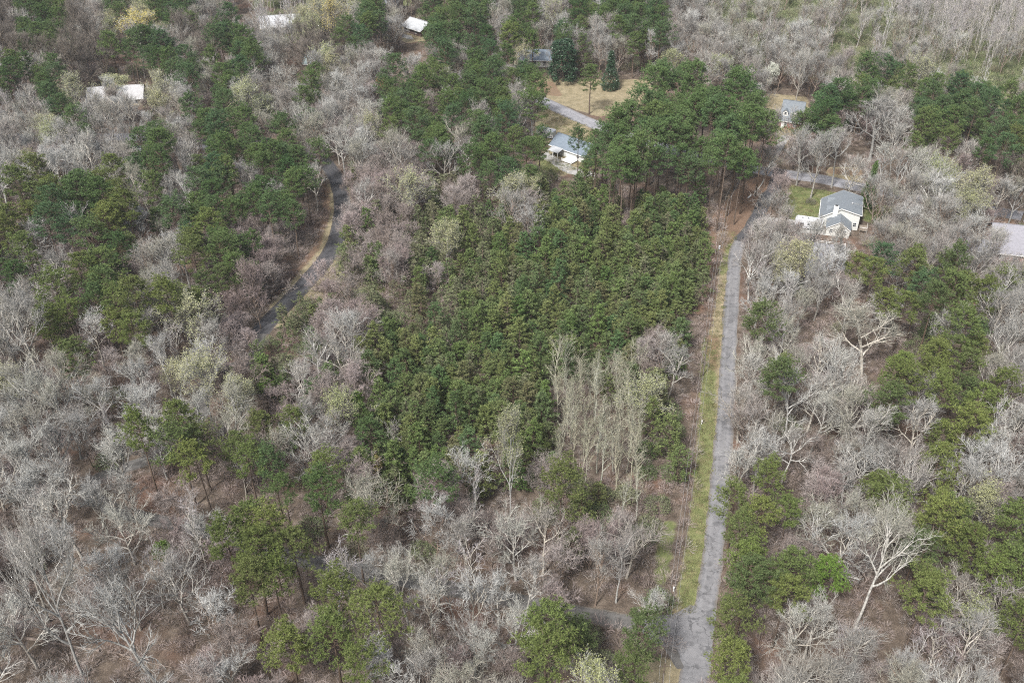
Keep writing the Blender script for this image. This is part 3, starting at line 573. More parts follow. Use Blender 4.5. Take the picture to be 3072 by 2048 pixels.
# ------------------------------------------------------------------ tree prototypes (only their meshes are shared)
def perp(d, rnd):
    q = Vector((rnd.gauss(0,1), rnd.gauss(0,1), rnd.gauss(0,1))); q -= d*q.dot(d)
    return q.normalized() if q.length > 1e-4 else Vector((1,0,0))
def dirv(az, tilt): return Vector((math.sin(tilt)*math.cos(az), math.sin(tilt)*math.sin(az), math.cos(tilt)))
def twig(mb, p, d, L, w, rnd, mi=0):
    n = perp(d, rnd)*w*.5; k = perp(d, rnd)*L*.12
    a = p+n; b = p-n; m = p+d*L*.55+k; e = p+d*L+k*.2
    mb.add([tuple(a), tuple(b), tuple(m-n*.7), tuple(m+n*.7), tuple(e)], [(0,1,2,3), (3,2,4)], mi); return m, e
def bare(seed, H, Rc, fork=.4, nl=9, t0=62, t1=14, n2=7, n3=6, tw=4, r0=.30, wig=.17, up=.10, tl=1.15, w=.036, buds=0, bsize=.16, leader=True, multi=1, thick=1.0):
    rnd = random.Random(seed); T = MB(); K = MB()
    def grow(p, d, L, r, lvl):
        k = {1: 6, 2: 4, 3: 2}[lvl]; pts = [p.copy()]; rad = [r]; cur = p.copy(); dd = d.copy(); st = L/k
        for i in range(k):
            dd = (dd+perp(dd, rnd)*wig*(1.3 if lvl == 1 else 1.0)+Vector((0,0,up))).normalized(); cur = cur+dd*st; pts.append(cur.copy()); rad.append(max(.018, r*(1-(i+1)/k*.78)))
        (T if lvl < 3 else K).tube([tuple(q) for q in pts], rad, 5 if lvl == 1 else 3, 0, False)
        m = {1: n2, 2: n3, 3: tw}[lvl]
        for i in range(m):
            t = (.25+.75*(i+rnd.random())/m) if lvl < 3 else (.1+.9*(i+rnd.random())/m)
            t = min(t, .999); j = int(t*k); q = pts[j].lerp(pts[j+1], t*k-j); ax = (pts[j+1]-pts[j]).normalized()
            a = R_(rnd.uniform(25, 55)); cd = (ax*math.cos(a)+perp(ax, rnd)*math.sin(a)+Vector((0,0,.12))).normalized()
            if lvl < 3: grow(q, cd, L*(.58 if lvl == 1 else .52)*(1.15-.5*t)*rnd.uniform(.75, 1.15), max(.026, r*(.58 if lvl == 1 else .50)), lvl+1)
            else:
                mm, e = twig(K, q, cd, tl*rnd.uniform(.6, 1.15), w, rnd)
                b2 = (cd+perp(cd, rnd)*.6).normalized(); _, e2 = twig(K, mm, b2, tl*.6, w*.8, rnd)
                if buds:
                    for ee in (e, e2, mm):
                        for _ in range(buds):
                            c = ee+Vector((rnd.gauss(0,.18), rnd.gauss(0,.18), rnd.gauss(0,.16))); n1 = perp(Vector((0,0,1)), rnd); n2_ = perp(n1, rnd); s = bsize*rnd.uniform(.6, 1.3)
                            K.tri(tuple(c+n1*s*.6), tuple(c-n1*s*.4+n2_*s*.5), tuple(c-n1*s*.4-n2_*s*.5), 1)
    stems = [(Vector((0,0,-.15)), Vector((0,0,1)), r0, 1.0)]
    if multi > 1:
        stems = []
        for i in range(multi):
            az = 2*PI*i/multi+rnd.random(); stems.append((Vector((.15*math.cos(az), .15*math.sin(az), -.15)), dirv(az, R_(rnd.uniform(8, 20))), r0*.7, rnd.uniform(.8, 1)))
    for (p0, d0, rr, hf) in stems:
        Ht = H*hf*(.92 if leader else fork+.12); k = 9; pts = [p0]; rad = [rr*1.25]; cur = p0.copy(); dd = d0.copy()
        for i in range(k):
            dd = (dd+perp(dd, rnd)*.07+Vector((0,0,.06))).normalized(); cur = cur+dd*Ht/k; pts.append(cur.copy()); rad.append(max(.02, rr*(1-((i+1)/k)**1.3*.85)))
        T.tube([tuple(q) for q in pts], rad, 7, 0, False)
        n = max(2, nl//len(stems))
        for i in range(n):
            u = (i+.5*rnd.random())/n
            z = fork+(1-fork)*(u**.9)*(.9 if leader else .12); t = min(.98, z*H*hf/Ht); j = min(k-1, int(t*k)); q = pts[j].lerp(pts[j+1], t*k-j)
            tilt = R_((t0+(t1-t0)*u)*.88+rnd.uniform(-8, 8)); az = i*2.4+rnd.uniform(-.4, .4)+seed
            Lm = Rc/max(.45, math.sin(tilt))*(1-.35*u)*rnd.uniform(.8, 1.1); Lm = min(Lm, (H*hf-q.z)/max(.3, math.cos(tilt))*1.08+1.0)
            grow(q, dirv(az, tilt), Lm, rr*(.62-.3*u)*thick, 1)
    return T, K
def tuft(K, c, ax, s, rnd, n=10, w=.10, mi=0):
    for i in range(n):
        d = (ax*rnd.uniform(.2, 1.0)+perp(ax, rnd)*rnd.uniform(.4, 1.1)).normalized(); pn = perp(d, rnd)*w*.5*rnd.uniform(.8, 1.3); L = s*rnd.uniform(.7, 1.2)
        p = c-d*s*.15; K.tri(tuple(p+pn), tuple(p-pn), tuple(c+d*L), mi)
def pine(seed, H, Rc, cb=.58, nb=42, ntuf=23, s=.44, r0=.25, lop=.26, w=.095):
    rnd = random.Random(seed); T = MB(); K = MB(); k = 10; pts = []; rad = []; cx = cy = 0
    for i in range(k+1):
        cx += rnd.gauss(0, .05); cy += rnd.gauss(0, .05); pts.append((cx, cy, -.1+(H-.3)*i/k)); rad.append(max(.03, r0*(1.1-i/k)))
    T.tube(pts, rad, 7, 0, False); ph = rnd.uniform(0, 6)
    for i in range(nb):
        u = (i+rnd.random())/nb; z = H*(cb+(1-cb)*u*.97); j = min(k-1, int(z/H*k)); bp = Vector(pts[j]).lerp(Vector(pts[j+1]), z/H*k-j)
        az = i*2.4+rnd.uniform(-.5, .5)+ph; env = Rc*(max(.0, 1-u**2.3))**.55*(.62+.38*min(1, u/.22))
        L = max(.7, env*rnd.uniform(.72, 1.1)*(1+lop*math.cos(az-ph))); tilt = R_(88-48*u+rnd.uniform(-10, 8)); d = dirv(az, tilt); e = bp+d*L+Vector((0,0,.12*L)); m = bp+d*L*.5
        T.tube([tuple(bp), tuple(m), tuple(e)], [.07, .05, .02], 3, 0, False)
        nt = max(5, int(ntuf*(.5+L/Rc)))
        for _ in range(nt):
            t = rnd.uniform(.45, 1.08); side = perp(d, rnd); side.z *= .55
            c = bp+(e-bp)*t+side*rnd.uniform(0, .20*L+.22); tuft(K, c, (Vector((0,0,1))+d*.45+side*.3).normalized(), s*rnd.uniform(.8, 1.15), rnd, 10, w)
    for _ in range(5):        # dead stubs below the crown
        z = H*rnd.uniform(.3, cb); az = rnd.uniform(0, 6.28); a = Vector((0,0,z)); T.tube([tuple(a), tuple(a+dirv(az, R_(80))*rnd.uniform(.6, 1.6))], [.04, .01], 3, 0, False)
    return T, K
def young(seed, H, Rc, cb=.12, nb=50, nt=9, s=.46, w=.12, gaps=0):
    rnd = random.Random(seed); T = MB(); K = MB(); T.tube([(0,0,-.1),(.05,0,H*.5),(0,.04,H*.98)], [.12,.08,.02], 5, 0, False)
    for i in range(nb):
        u = (i+rnd.random())/nb
        if rnd.random() < gaps: continue
        z = H*(cb+(1-cb)*u); az = i*2.4+rnd.uniform(-.4, .4); L = Rc*((1-u)**.46)*rnd.uniform(.6, 1.2)*(1+.22*math.sin(az*2+seed+u*5))*(.7+.3*min(1, u/.25))+.18; d = dirv(az, R_(78-42*u+rnd.uniform(-8, 8)))
        bp = Vector((0,0,z)); e = bp+d*L; T.tube([tuple(bp), tuple(e)], [.03, .01], 3, 0, False)
        for k in range(max(2, int(nt*(.4+L/Rc)))):
            t = rnd.uniform(.35, 1.05); c = bp+(e-bp)*t+perp(d, rnd)*rnd.uniform(0, .3); tuft(K, c, (Vector((0,0,1))+d*.7).normalized(), s*rnd.uniform(.8, 1.2), rnd, 9, w)
    tuft(K, Vector((0,0,H)), Vector((0,0,1)), s, rnd, 12, w); return T, K
def leafy(seed, H, Rc, n=900, s=.3, cone=False, low=.05, r0=.2, clump=26):
    """dense evergreen crown built of leaf clumps on short limbs"""
    rnd = random.Random(seed); T = MB(); K = MB(); T.tube([(0,0,-.1),(.08,0,H*.5),(0,0,H*.93)], [r0, r0*.7, .03], 6, 0, False)
    for c_ in range(clump*6 if cone else clump*4):
        u = rnd.random()**(1.25 if cone else .9); z = H*(low+(1-low)*u)
        env = Rc*((1-u)**.75+.05 if cone else math.sqrt(max(.02, 1-(2*abs(u-.42))**2 if u < .42 else 1-((u-.42)/.6)**2)))*(.8+.2*math.sin(7*u+seed))
        az = rnd.uniform(0, 6.283); rr = env*rnd.uniform(.72, 1.02); c = Vector((rr*math.cos(az), rr*math.sin(az), z))
        if rnd.random() < .25: T.tube([(0,0,z*.85),tuple(c)], [.05,.015], 3, 0, False)
        for _ in range(n//(clump*6 if cone else clump*4)+1):
            q = c+Vector((rnd.gauss(0,.32), rnd.gauss(0,.32), rnd.gauss(0,.28))); a = perp(Vector((0,0,1)), rnd); b = perp(a, rnd); ss = s*rnd.uniform(.6, 1.3)
            K.tri(tuple(q+a*ss), tuple(q+b*ss*.5), tuple(q-b*ss*.5), 0)
    return T, K
def tangle(seed, Rc, H, n=240, L=1.7, w=.04, leaf=0, arch=.5, stems=6):
    """dome of arching stems: thickets, shrubs and brush"""
    rnd = random.Random(seed); T = MB(); K = MB()
    for i in range(stems):
        az = i*2.4+rnd.random(); e = dirv(az, R_(rnd.uniform(10, 55)))*H*.8; T.tube([(0,0,-.1), tuple(e*.5+Vector((0,0,.1*H))), tuple(e)], [.05,.035,.012], 3, 0, False)
    for i in range(n):
        u = rnd.random(); az = rnd.uniform(0, 6.283); r = Rc*math.sqrt(rnd.random()); top = H*math.sqrt(max(.03, 1-(r/Rc)**2))*(.75+.25*math.sin(3*az+seed)); z = top*(1-.6*u*u)
        p = Vector((r*math.cos(az), r*math.sin(az), z*.8)); d = (dirv(az, R_(rnd.uniform(10, 100)))+Vector((0,0,.3))).normalized()
        m, e = twig(K, p, d, L*rnd.uniform(.5, 1.1), w, rnd); e2 = e+Vector((d.x*.5, d.y*.5, -arch))*L*.4; K.add([tuple(m), tuple(m+Vector((w,0,0))), tuple(e2)], [(0,1,2)])
        for _ in range(leaf):
            q = m.lerp(e, rnd.random())+Vector((rnd.gauss(0,.15), rnd.gauss(0,.15), rnd.gauss(0,.15))); a = perp(Vector((0,0,1)), rnd); b = perp(a, rnd); s = .19*rnd.uniform(.6, 1.3); K.tri(tuple(q+a*s), tuple(q+b*s*.5), tuple(q-b*s*.5), 1)
    return T, K
PRO = {}
def proto(key, gens, bark, crown_mats):
    L = []
    for i, (T, K) in enumerate(gens):
        nm = 'tree'
        tm = T.mesh('trunk', bark, True) if len(T.f) else None; km = K.mesh('crown', crown_mats)
        J = MB(); J.v = list(T.v); J.f = list(T.f); J.m = [0]*len(T.f); J.add(K.v, K.f); J.m[len(T.f):] = [m+1 for m in K.m]
        jm = J.mesh('whole tree', [bark]+list(crown_mats if isinstance(crown_mats, (list, tuple)) else [crown_mats]))
        hz = max(v[2] for v in K.v); L.append((tm, km, jm, hz))
    PRO[key] = L
def remat(src, dst, bark, mats):
    mats = mats if isinstance(mats, (list, tuple)) else [mats]; L = []
    for tm, km, jm, hz in PRO[src]:
        a = tm.copy(); a.materials[0] = bark; b = km.copy(); c = jm.copy(); c.materials[0] = bark
        for i, m in enumerate(mats): b.materials[i] = m; c.materials[i+1] = m
        L.append((a, b, c, hz))
    PRO[dst] = L
proto('G', [bare(300+i*7, h, r, f, nl, t0, t1, thick=1.1, n3=5) for i, (h, r, f, nl, t0, t1) in enumerate([(17,6.0,.34,10,58,12),(16,6.6,.28,11,66,16),(19,5.2,.42,9,52,12),(15,5.6,.30,10,60,14),(18,6.2,.38,10,62,10),(16,4.8,.36,9,50,10),(17.5,7.0,.30,11,68,18),(18.5,4.4,.44,8,46,8),(14.5,6.2,.24,12,70,20),(17,5.4,.36,9,60,10),(19.5,6.0,.48,9,56,14),(15.5,4.2,.32,10,44,8)])], M['bark_pale'], M['twig_pale'])
remat('G', 'D', M['bark_dark'], M['twig_dark'])
proto('g', [bare(31+i, h, r, f, 11, 48, 10, n2=7, n3=5, tw=3, r0=.18, w=.038, tl=1.0) for i, (h, r, f) in enumerate([(12.5,4.2,.22),(13.5,3.6,.26),(11.5,4.6,.20),(14,4.0,.30)])], M['bark_warm'], M['twig_pale'])
proto('T', [bare(41+i, h, r, f, 11, 42, 12, n2=3, n3=3, tw=2, r0=.15, w=.036, tl=.8, wig=.12) for i, (h, r, f) in enumerate([(15,2.2,.40),(13.5,1.8,.35),(16,2.5,.45),(12.5,2.0,.32)])], M['bark_pale'], M['twig_lavender'])
remat('T', 't', M['bark_white'], M['twig_green'])
proto('B', [bare(51+i, h, r, .16, 12, 52, 14, n2=6, n3=5, tw=4, r0=.12, w=.040, tl=.95, multi=m) for i, (h, r, m) in enumerate([(8.5,3.2,1),(7.5,3.4,2),(9.5,3.0,1),(8.0,3.8,3)])], M['bark_warm'], M['twig_purple'])
proto('L', [bare(61+i, h, r, .28, 10, 52, 12, n2=6, n3=6, tw=4, r0=.20, w=.038, tl=.95, buds=1, bsize=.21) for i, (h, r) in enumerate([(12,4.0),(13.5,4.6),(11,3.6),(12.5,4.8)])], M['bark_pale'], [M['twig_pale'], M['bud_green']])
remat('L', 'Ly', M['bark_dark'], [M['twig_pale'], M['bud_yellow']])
proto('P', [pine(71+i, h, r, cb) for i, (h, r, cb) in enumerate([(21,4.6,.60),(19.5,5.0,.58),(22,4.3,.64),(18.5,4.4,.55),(20.5,5.3,.60),(17,4.0,.52)])], M['bark_pine'], M['needle_dark'])
proto('R', [pine(171+i, h, r, cb) for i, (h, r, cb) in enumerate([(24,4.3,.68),(22.5,4.7,.66),(25,4.1,.70),(23,4.6,.68)])], M['bark_pine'], M['needle_mid'])
remat('P', 'Q', M['bark_pine'], M['needle_olive'])
proto('Y', [pine(180+i, h, r, .16, 40, 11, .40, .13, .35, .10) for i, (h, r) in enumerate([(9.5,2.9),(8.0,2.6),(10.5,2.5)])]+[young(81+i, h, r) for i, (h, r) in enumerate([(9.2,2.9),(8.0,2.9),(10.6,3.3),(7.2,2.6),(9.8,2.6)])], M['bark_pine'], M['needle_young'])
proto('C', [young(91+i, h, r, .2, 40, 5, gaps=.25) for i, (h, r) in enumerate([(8,2.3),(8.6,2.4),(7,2.2)])], M['bark_warm'], M['needle_brown'])
proto('V', [tangle(101+i, r, h, 420, 1.8, .05) for i, (r, h) in enumerate([(2.6,3.6),(3.2,4.4),(2.2,3.0),(2.8,5.0)])], M['bark_warm'], M['vine'])
proto('S', [tangle(111+i, r, h, 260, 1.3, .035, leaf=5) for i, (r, h) in enumerate([(2.0,3.2),(2.5,4.2),(1.7,2.6)])], M['bark_warm'], [M['twig_green'], M['leaf_shrub']])
proto('U', [tangle(121+i, r, h, 300, 1.3, .045, leaf=l) for i, (r, h, l) in enumerate([(2.2,2.8,1),(2.8,3.6,0),(1.8,2.2,3),(2.5,4.6,1),(2.0,3.4,2),(1.5,4.8,3)])], M['bark_warm'], [M['scrub'], M['leaf_shrub']])
proto('W', [tangle(131+i, r, h, 90, 1.3, .045, stems=4, arch=.2) for i, (r, h) in enumerate([(1.1,1.5),(1.4,2.4),(.9,1.2),(1.6,1.9)])], M['bark_warm'], M['litter'])

MAP = """DPPggPLPPggOOOLLLPOgPPPgPggPPPPggUUUUUUUTLTTTTTT
DPPDgLLLDgPPOOLDPPOOPPPgPgPggPPgggUUUUUUTUTTTTTT
DDDDDPPPPDgPggDDggOOPPPPgggggPPggggUggUUUUUUUTUT
PPPDDPPgPgPPgOPLggPPPgPPPPMPMggLPgUgggggPPPUUUUU
GGPLLLLLggPPggPGgBPPPPPPgPOOOOPPPPPPOPPPPGLPPPPP
GGGPGGGLgPPgLPGGGFPPPPPPGPOOPPPPPPPPOPPPGGGPPPPP
GGLGGG.PgPPPPPgGGGBPPgPPPPOPPPPPPPPPOGGGGGLPPLPP
GLGGGGPPPPPGPPP.GBGBGGPPPFOOPPPPPPP.gGGGGGLGLGPP
GQQPQQGGGPPGGPP.BBBBBgLGFCOY.......O.gOOPGGLLgDD
QQQPPQGPGPPPPPF.GBVBVBCCLYYYYYYYY.OOggOOPggGgLGG
QQPPGQQGPQGPBGF.BVVCCCVCgYYYYYYYY.OOggOOOLgggLFG
QQGGPPGGGQPBBFF.VVVCCCCYYYYYYYYYY..GGGOOgggggOOO
PGGQPPGGGQPBBFF.VVVVCCCYYYYYYYYYY..GLLOGQPPGQGGQ
GGQGPPBGQQBBBF.VSVVCVCCYYYYYYYYYY.GGLGGGGQQPQQGL
GGQQGQQGQBBBFCCVVVVYCCYYYYYYYYYY..GQGGGGGGQQQPGG
GGQQGQQGGGBBLCGBGVCYCYYYYYYYYYYY...QGGGGGGGQQQGG
GGFQQBGFGFGB.FGCGYYYYYYYYYYYYYBY..QGGFFGGGQQQQGG
LFFFFGGGL.BFYBGBGYYYYYYYYYttttBG..GGQGFGFFQGQQQG
LFGGGGGFLLLLFBBBBYYYYYYYYYtttttL..GQQFGGFQGGQQQG
GGGGGFGQQGGGQQGBLYYYYYYYYYttttYG..GQGGGGGQQBQLGG
GGGGFFGQQQGQQBGBBYGYYY..YYttttYG..GGGGGGGFGGGQGG
GGGGFG.QQQQQPPQBYYGBYY..YYYttLBS..GQGFGGGGGQQGGG
GGFG.FFQQQQFPPQBBGGBPGGBBBQSttQ...GGQQFGGQGGQGGG
GFGGGGG..FFQPQPPBGBBBGGBBGGGStS...QQQQFFGQGGQGGG
FGGFGGGG...QQQQPQBGGGBGBGGGSSGS...QQGFGGGFFQQQQQ
FFFFFFGLFFQQQQQQGGGGGGGGGGSBBG....QQGQFGGGFQQQQQ
FFFGFGGFFFFQQF..GGGGGGGGGGGGGG....QQFQQGGFFQQQQQ
FFFFFGGFFFFQQFGGGGGGGGGGGGFGGGG...QQQGGFFGGQQQQG
FFFFGFFFFFGGFFFQQQFFGGGGGQQQQGG...QGGGGFFGGQFGGG
FFFFFFFFFFGGFQQQQFFFFGGGGQQQQQ....QQFGGFGGGGGGGQ
FFFFFFFFFFFFFQQFQFFFGGGGQQGQQQ....QQFGGGGGGGGGGQ
FFFFFFFFGFFFFFFFQFFFGGGGFGFGFF...QQQGGGGGFGGGGGF""".split('\n')
MAP = [list(r_) for r_ in MAP]
for r_, c_, s_ in ((0,12,'TTT'),(1,12,'TT'),(0,40,'UUTTTTTT'),(1,40,'UUUTTTTT'),(2,40,'UUUUUTUT'),(0,18,'g'),(1,18,'gO'),(11,38,'gg'),(12,38,'g'),(11,45,'g'),(10,38,'Og'),(4,4,'g'),
 (20,18,'YY'),(21,18,'YYY'),(22,17,'YCY'),(22,22,'YCS'),(23,18,'CS'),(23,23,'YSS'),(20,30,'SS'),(21,30,'S'),(24,24,'SC'),(18,13,'CC'),(17,13,'C'),(15,12,'SCS'),(16,13,'SS'),(9,20,'CV'),(18,30,'SG'),(4,4,'OgO'),(4,30,'RR'),(5,28,'RRRR'),(6,28,'RRRR'),(7,28,'RRRR'),(3,31,'R'),(3,32,'R'),(4,32,'RRR'),(5,32,'RRRR'),(6,32,'RRRR'),(7,32,'RRR'),(16,34,'g'),(18,35,'g'),(19,35,'g'),(21,35,'G'),(17,34,'GG'),(11,46,'g'),(22,5,'BB'),(23,5,'GG'),(28,28,'QQG'),(23,7,'B'),(25,1,'B'),(18,31,'S'),(21,29,'t'),(14,44,'G'),(16,43,'G'),(25,44,'G'),(26,45,'g'),(27,44,'G'),(29,43,'Q'),(23,7,'BG'),(24,7,'BBG'),(22,3,'GBG'),(21,5,'GB'),(24,10,'B'),(12,18,'BB'),(13,18,'V'),(8,21,'B'),(9,21,'BV'),(20,7,'G'),(10,1,'G'),(9,6,'G'),(6,9,'g'),(4,11,'g'),(7,8,'G'),(2,8,'g'),(2,21,'g'),(4,20,'G'),(5,22,'g'),(27,2,'G'),(0,41,'U'),(2,45,'UUU'),(0,40,'UU'),(1,40,'UUUU'),(7,30,'PPPP'),(3,4,'DLL'),(8,20,'CC'),(9,22,'CC'),(10,20,'CCC'),(11,19,'CSC'),(12,19,'CCS'),(13,16,'SSC'),(14,17,'CSC'),(12,17,'C'),(6,36,'g'),(22,27,'SSS'),(19,31,'S'),(20,31,'S'),(21,30,'SS'),(23,27,'SSt')):
    MAP[r_][c_:c_+len(s_)] = list(s_)
def cell(px, py):
    c = int(max(0, min(47, px//64))); r = int(max(0, min(31, py//64))); return MAP[r][c]

# ------------------------------------------------------------------ hand placed trees: species, base px, base py, picture y of the top, crown width px, label, category
HAND = [
 ('G',(478,2062),1690,330,'leaning pale grey tree with two long side limbs beside the thin fallen log'),
 ('G',(250,2030),1478,300,'tall straight grey tree crossing the long fallen log at lower left'),
 ('G',(2562,1890),1482,310,'big forked bare tree with dark trunk at lower right centre'),
 ('G',(2384,324),130,150,'round crowned bare tree behind the brick house beside the white blossom tree'),
 ('G',(2506,272),150,130,'wide bare tree just right of the round crowned one behind the brick house'),
 ('G',(2607,482),272,260,'very wide spreading bare tree with many rising limbs beyond the cross street'),
 ('G',(2432,594),372,170,'bare tree with dark trunk on the lawn edge left of the cream house'),
 ('G',(435,1268),1070,165,'white limbed fan shaped bare tree above the lone dark pine at left'),
 ('G',(100,860),715,160,'pale fan shaped bare tree among olive pines at the left'),
 ('G',(132,1175),845,200,'large crooked white limbed tree near the left edge at mid height'),
 ('G',(2512,1058),840,260,'big white limbed tree left of the pine cluster right of the lane'),
 ('G',(2582,1126),905,290,'widest white limbed fan tree in the middle of the right hand woods'),
 ('B',(783,985),748,150,'round mauve twigged tree beside the dark curved lane'),
 ('G',(405,1692),1485,260,'wide fan of white branches above the leaning tree at lower left'),
 ('G',(1848,1806),1580,180,'forked pale bare tree left of the grass strip near the junction'),
 ('g',(1786,1816),1605,190,'dense brownish bare tree left of the forked pale one near the junction'),
 ('G',(1938,1905),1750,160,'bright white twiggy tree overhanging the junction'),
 ('T',(1423,1600),1395,90,'conical pale bare tree below the big budding tree'),
 ('T',(1186,1405),1255,75,'small conical white bare tree in front of the plantation'),
 ('L',(1532,1545),1205,210,'large pale budding tree with yellow green tips at the foot of the plantation'),
 ('L',(2012,260),140,110,'pale yellow green budding tree above the top of the pine stand'),
 ('L',(2835,590),475,110,'yellow green budding tree among grey trees near the right edge'),
 ('Ly',(425,172),22,175,'large yellow leafing tree at the top left'),
 ('Ly',(1013,182),-30,165,'tall yellow orange leafing tree with dark double trunk at the top'),
 ('L',(350,300),225,170,'bright yellow green tree behind the large pale roofed house'),
 ('L',(490,335),245,110,'bright yellow green tree right of the large pale roofed house'),
 ('L',(1990,905),800,1,'') ,
]
HAND = HAND[:-1]
HANDPINE = [
 ('Q',(484,1512),1222,170,'lone dark olive pine with a bare trunk beside the curved lane at left'),
 ('Qb',(805,1225),1130,70,'small round bright green pine left of the plantation'),
 ('Qb',(515,1730),1618,100,'small bright green pine among brown litter at lower left'),
 ('Qb',(2440,1850),1660,170,'bright yellow green pine in front of the forked bare tree at lower right'),
 ('Yb',(1083,1290),1165,75,'bright lime green young pine at the left foot of the plantation'),
 ('P',(1732,530),372,92,'tall thin pine in front of the blue roofed house porch'),
 ('P',(1780,535),380,95,'tall pine in front of the right end of the blue roofed house'),
 ('P',(1806,545),372,80,'dark pine at the left front of the tall pine stand'),
 ('P',(1618,520),372,85,'dark pine left of the blue roofed house'),
 ('Q',(2700,950),738,150,'tall olive pine at the left top of the right hand pine cluster'),
]
blocked = []        # (x, y, r)
placed = []         # dict(kind, key, x, y, variant, sx, sz, rz, label)
NAMES = {'G':'bare_tree','D':'bare_tree','g':'bare_tree','T':'slender_tree','t':'slender_tree','B':'sapling','L':'budding_tree','Ly':'budding_tree','P':'pine_tree','R':'pine_tree','Q':'pine_tree','Qb':'pine_tree','Y':'young_pine','Yb':'young_pine','C':'young_pine','V':'vine_thicket','S':'shrub','U':'scrub_bush'}
remat('P', 'Qb', M['bark_pine'], M['needle_bright']); remat('Y', 'Yb', M['bark_pine'], M['needle_bright'])
RAD = {}
for k_, L_ in PRO.items(): RAD[k_] = [max(math.hypot(v.co.x, v.co.y) for v in km.vertices) for (_, km, _, _) in L_]
rnd = random.Random(5)
for n_, (key, base, ptop, wpx, lab) in enumerate(HAND+HANDPINE):
    x, y = g(*base); H = top_height(base[0], base[1], ptop); s = proj(x, y, H*.7)[2]; vi = n_ % len(PRO[key]); hz = PRO[key][vi][3]; W = wpx/s
    sx = W/2/RAD[key][vi]*1.05; placed.append(dict(key=key, x=x, y=y, vi=vi, sx=sx, sz=H/hz, rz=rnd.uniform(0, 6.28), label=lab, tilt=0.0)); blocked.append((x, y, max(2.5, W*.42)))
placed[0]['tilt'] = .10

FOOT = [at_local(G0, ang, 3, 2)+(5,), at_local(G0, ang, 3, 8)+(8,), at_local(G0, ang, 3, 14)+(8,), at_local(G0, ang, -5, 2.7)+(6,)]
for q, r_ in (((2370,375),10),((1690,460),9),((1740,475),9),((1790,505),7),((1652,408),5),((850,85),16),((1240,90),12),((1168,28),9),((300,315),11),((370,310),12),((430,315),9),((940,205),8),((1600,190),11),((2915,760),7),((3000,770),10),((3080,770),12),((405,470),5),((457,345),3),((288,92),3),((395,455),3),((2478,780),9)):
    FOOT.append(g(*q)+(r_,))
NOGO = ZN['tan'][:4]+ZN['tan'][5:6]+ZN['tan'][7:]+ZN['green'][:5]+[[(2290,640),(2480,660),(2480,720),(2230,720)]]
NOGOW = [[g(*p) for p in poly] for poly in NOGO]
def pin(x, y, P):
    c = False; n = len(P)
    for i in range(n):
        x1, y1 = P[i]; x2, y2 = P[(i+1) % n]
        if (y1 > y) != (y2 > y) and x < (x2-x1)*(y-y1)/(y2-y1)+x1: c = not c
    return c
PP = np.array([[p.x, p.y, hw] for pts, hw in PATHS.values() for p in pts])
def free(x, y, m=.8):
    d = np.hypot(PP[:,0]-x, PP[:,1]-y)-PP[:,2]
    if d.min() < m: return False
    for a, b, r in FOOT:
        if (a-x)**2+(b-y)**2 < r*r: return False
    return not any(pin(x, y, P) for P in NOGOW)
SP = [  # key, spacing, crown height share, radius, letters accepted with probability
 ('R', 4.2, .83, 3.3, {'R': .97}), ('P', 4.3, .78, 3.4, {'P': .90}), ('Q', 4.5, .78, 3.5, {'Q': .88, 'P': .05}),
 ('G', 4.7, .66, 3.6, {'G': .90, 'F': .14, 'Q': .20, 'P': .10}), ('D', 4.6, .66, 3.6, {'D': .92}),
 ('g', 4.2, .62, 2.9, {'g': .93, 'G': .22, 'P': .15, 'B': .12, 'U': .10}), ('L', 4.8, .64, 3.6, {'L': .97, 'G': .20, 'g': .14, 'B': .04, 'S': .04}),
 ('T', 3.6, .66, 1.8, {'T': .75, 'U': .05, 'G': .1, 'F': .06}), ('t', 2.7, .66, 1.6, {'t': .95}),
 ('B', 3.3, .62, 1.7, {'B': .95, 'F': .30, 'G': .25, 'V': .45, 'L': .2, 'g': .12, 'Q': .10, 'D': .2}),
 ('Y', 2.6, .60, 1.75, {'Y': .95, 'C': .14, 'S': .12, 't': .18, 'B': .04, 'V': .05}), ('C', 2.5, .58, 1.6, {'C': .97, 'Y': .5, 'V': .15, 'B': .06}),
 ('V', 3.2, .55, 2.2, {'V': .9, 'C': .16}), ('S', 2.8, .6, 1.9, {'S': .95, 'C': .4, 't': .25, 'V': .2, 'B': .10, 'Q': .15, 'L': .2, 'G': .05}), ('U', 2.3, .5, 1.3, {'U': .98, 'T': .7, 'g': .1}),
]
HT = {'P': 20, 'R': 23.5, 'Q': 20, 'G': 17, 'D': 16.5, 'g': 13, 'L': 12.3, 'T': 14.5, 't': 13.5, 'B': 8.5, 'Y': 9.2, 'C': 8.2, 'V': 4.2, 'S': 3.5, 'U': 3.0}
HS = {'P': .92, 'R': 1.06, 'Q': .92, 't': .85, 'D': .9, 'G': .80}
PROT = [(p[0], p[1]) for p in [(1000,520),(1012,545),(1022,575),(1026,610),(1024,640),(1020,680),(1010,718),(995,748),(980,775),(955,805),(930,835),(905,862),(880,890),(850,920),(965,640),(960,700),(940,760),(900,820),(790,990),(775,1030),(2480,640),(2510,600),(2400,668),(2430,680),(2535,690),(2500,700),(2560,640),(2240,690),(2190,850),(2184,950),(2178,1050),(2170,1150),(2160,1250),(2150,1366),(2142,1450),(2132,1550),(2125,1650),(2105,1750),(2085,1850),(2060,1930),(2085,2000),(2015,1890),(2060,1150),(2080,1000),(2055,1366),(2030,1550),(2010,1700),(2340,520),(2420,535),(2512,712),(2400,690),(1640,385),(1655,440)]]
grid = {}
def near(x, y, r, key):
    ci, cj = int(x//8), int(y//8)
    for i in range(ci-1, ci+2):
        for j in range(cj-1, cj+2):
            for (a, b, r2) in grid.get((i, j), ()):
                if (a-x)**2+(b-y)**2 < (.62*(r+r2))**2: return True
    return False
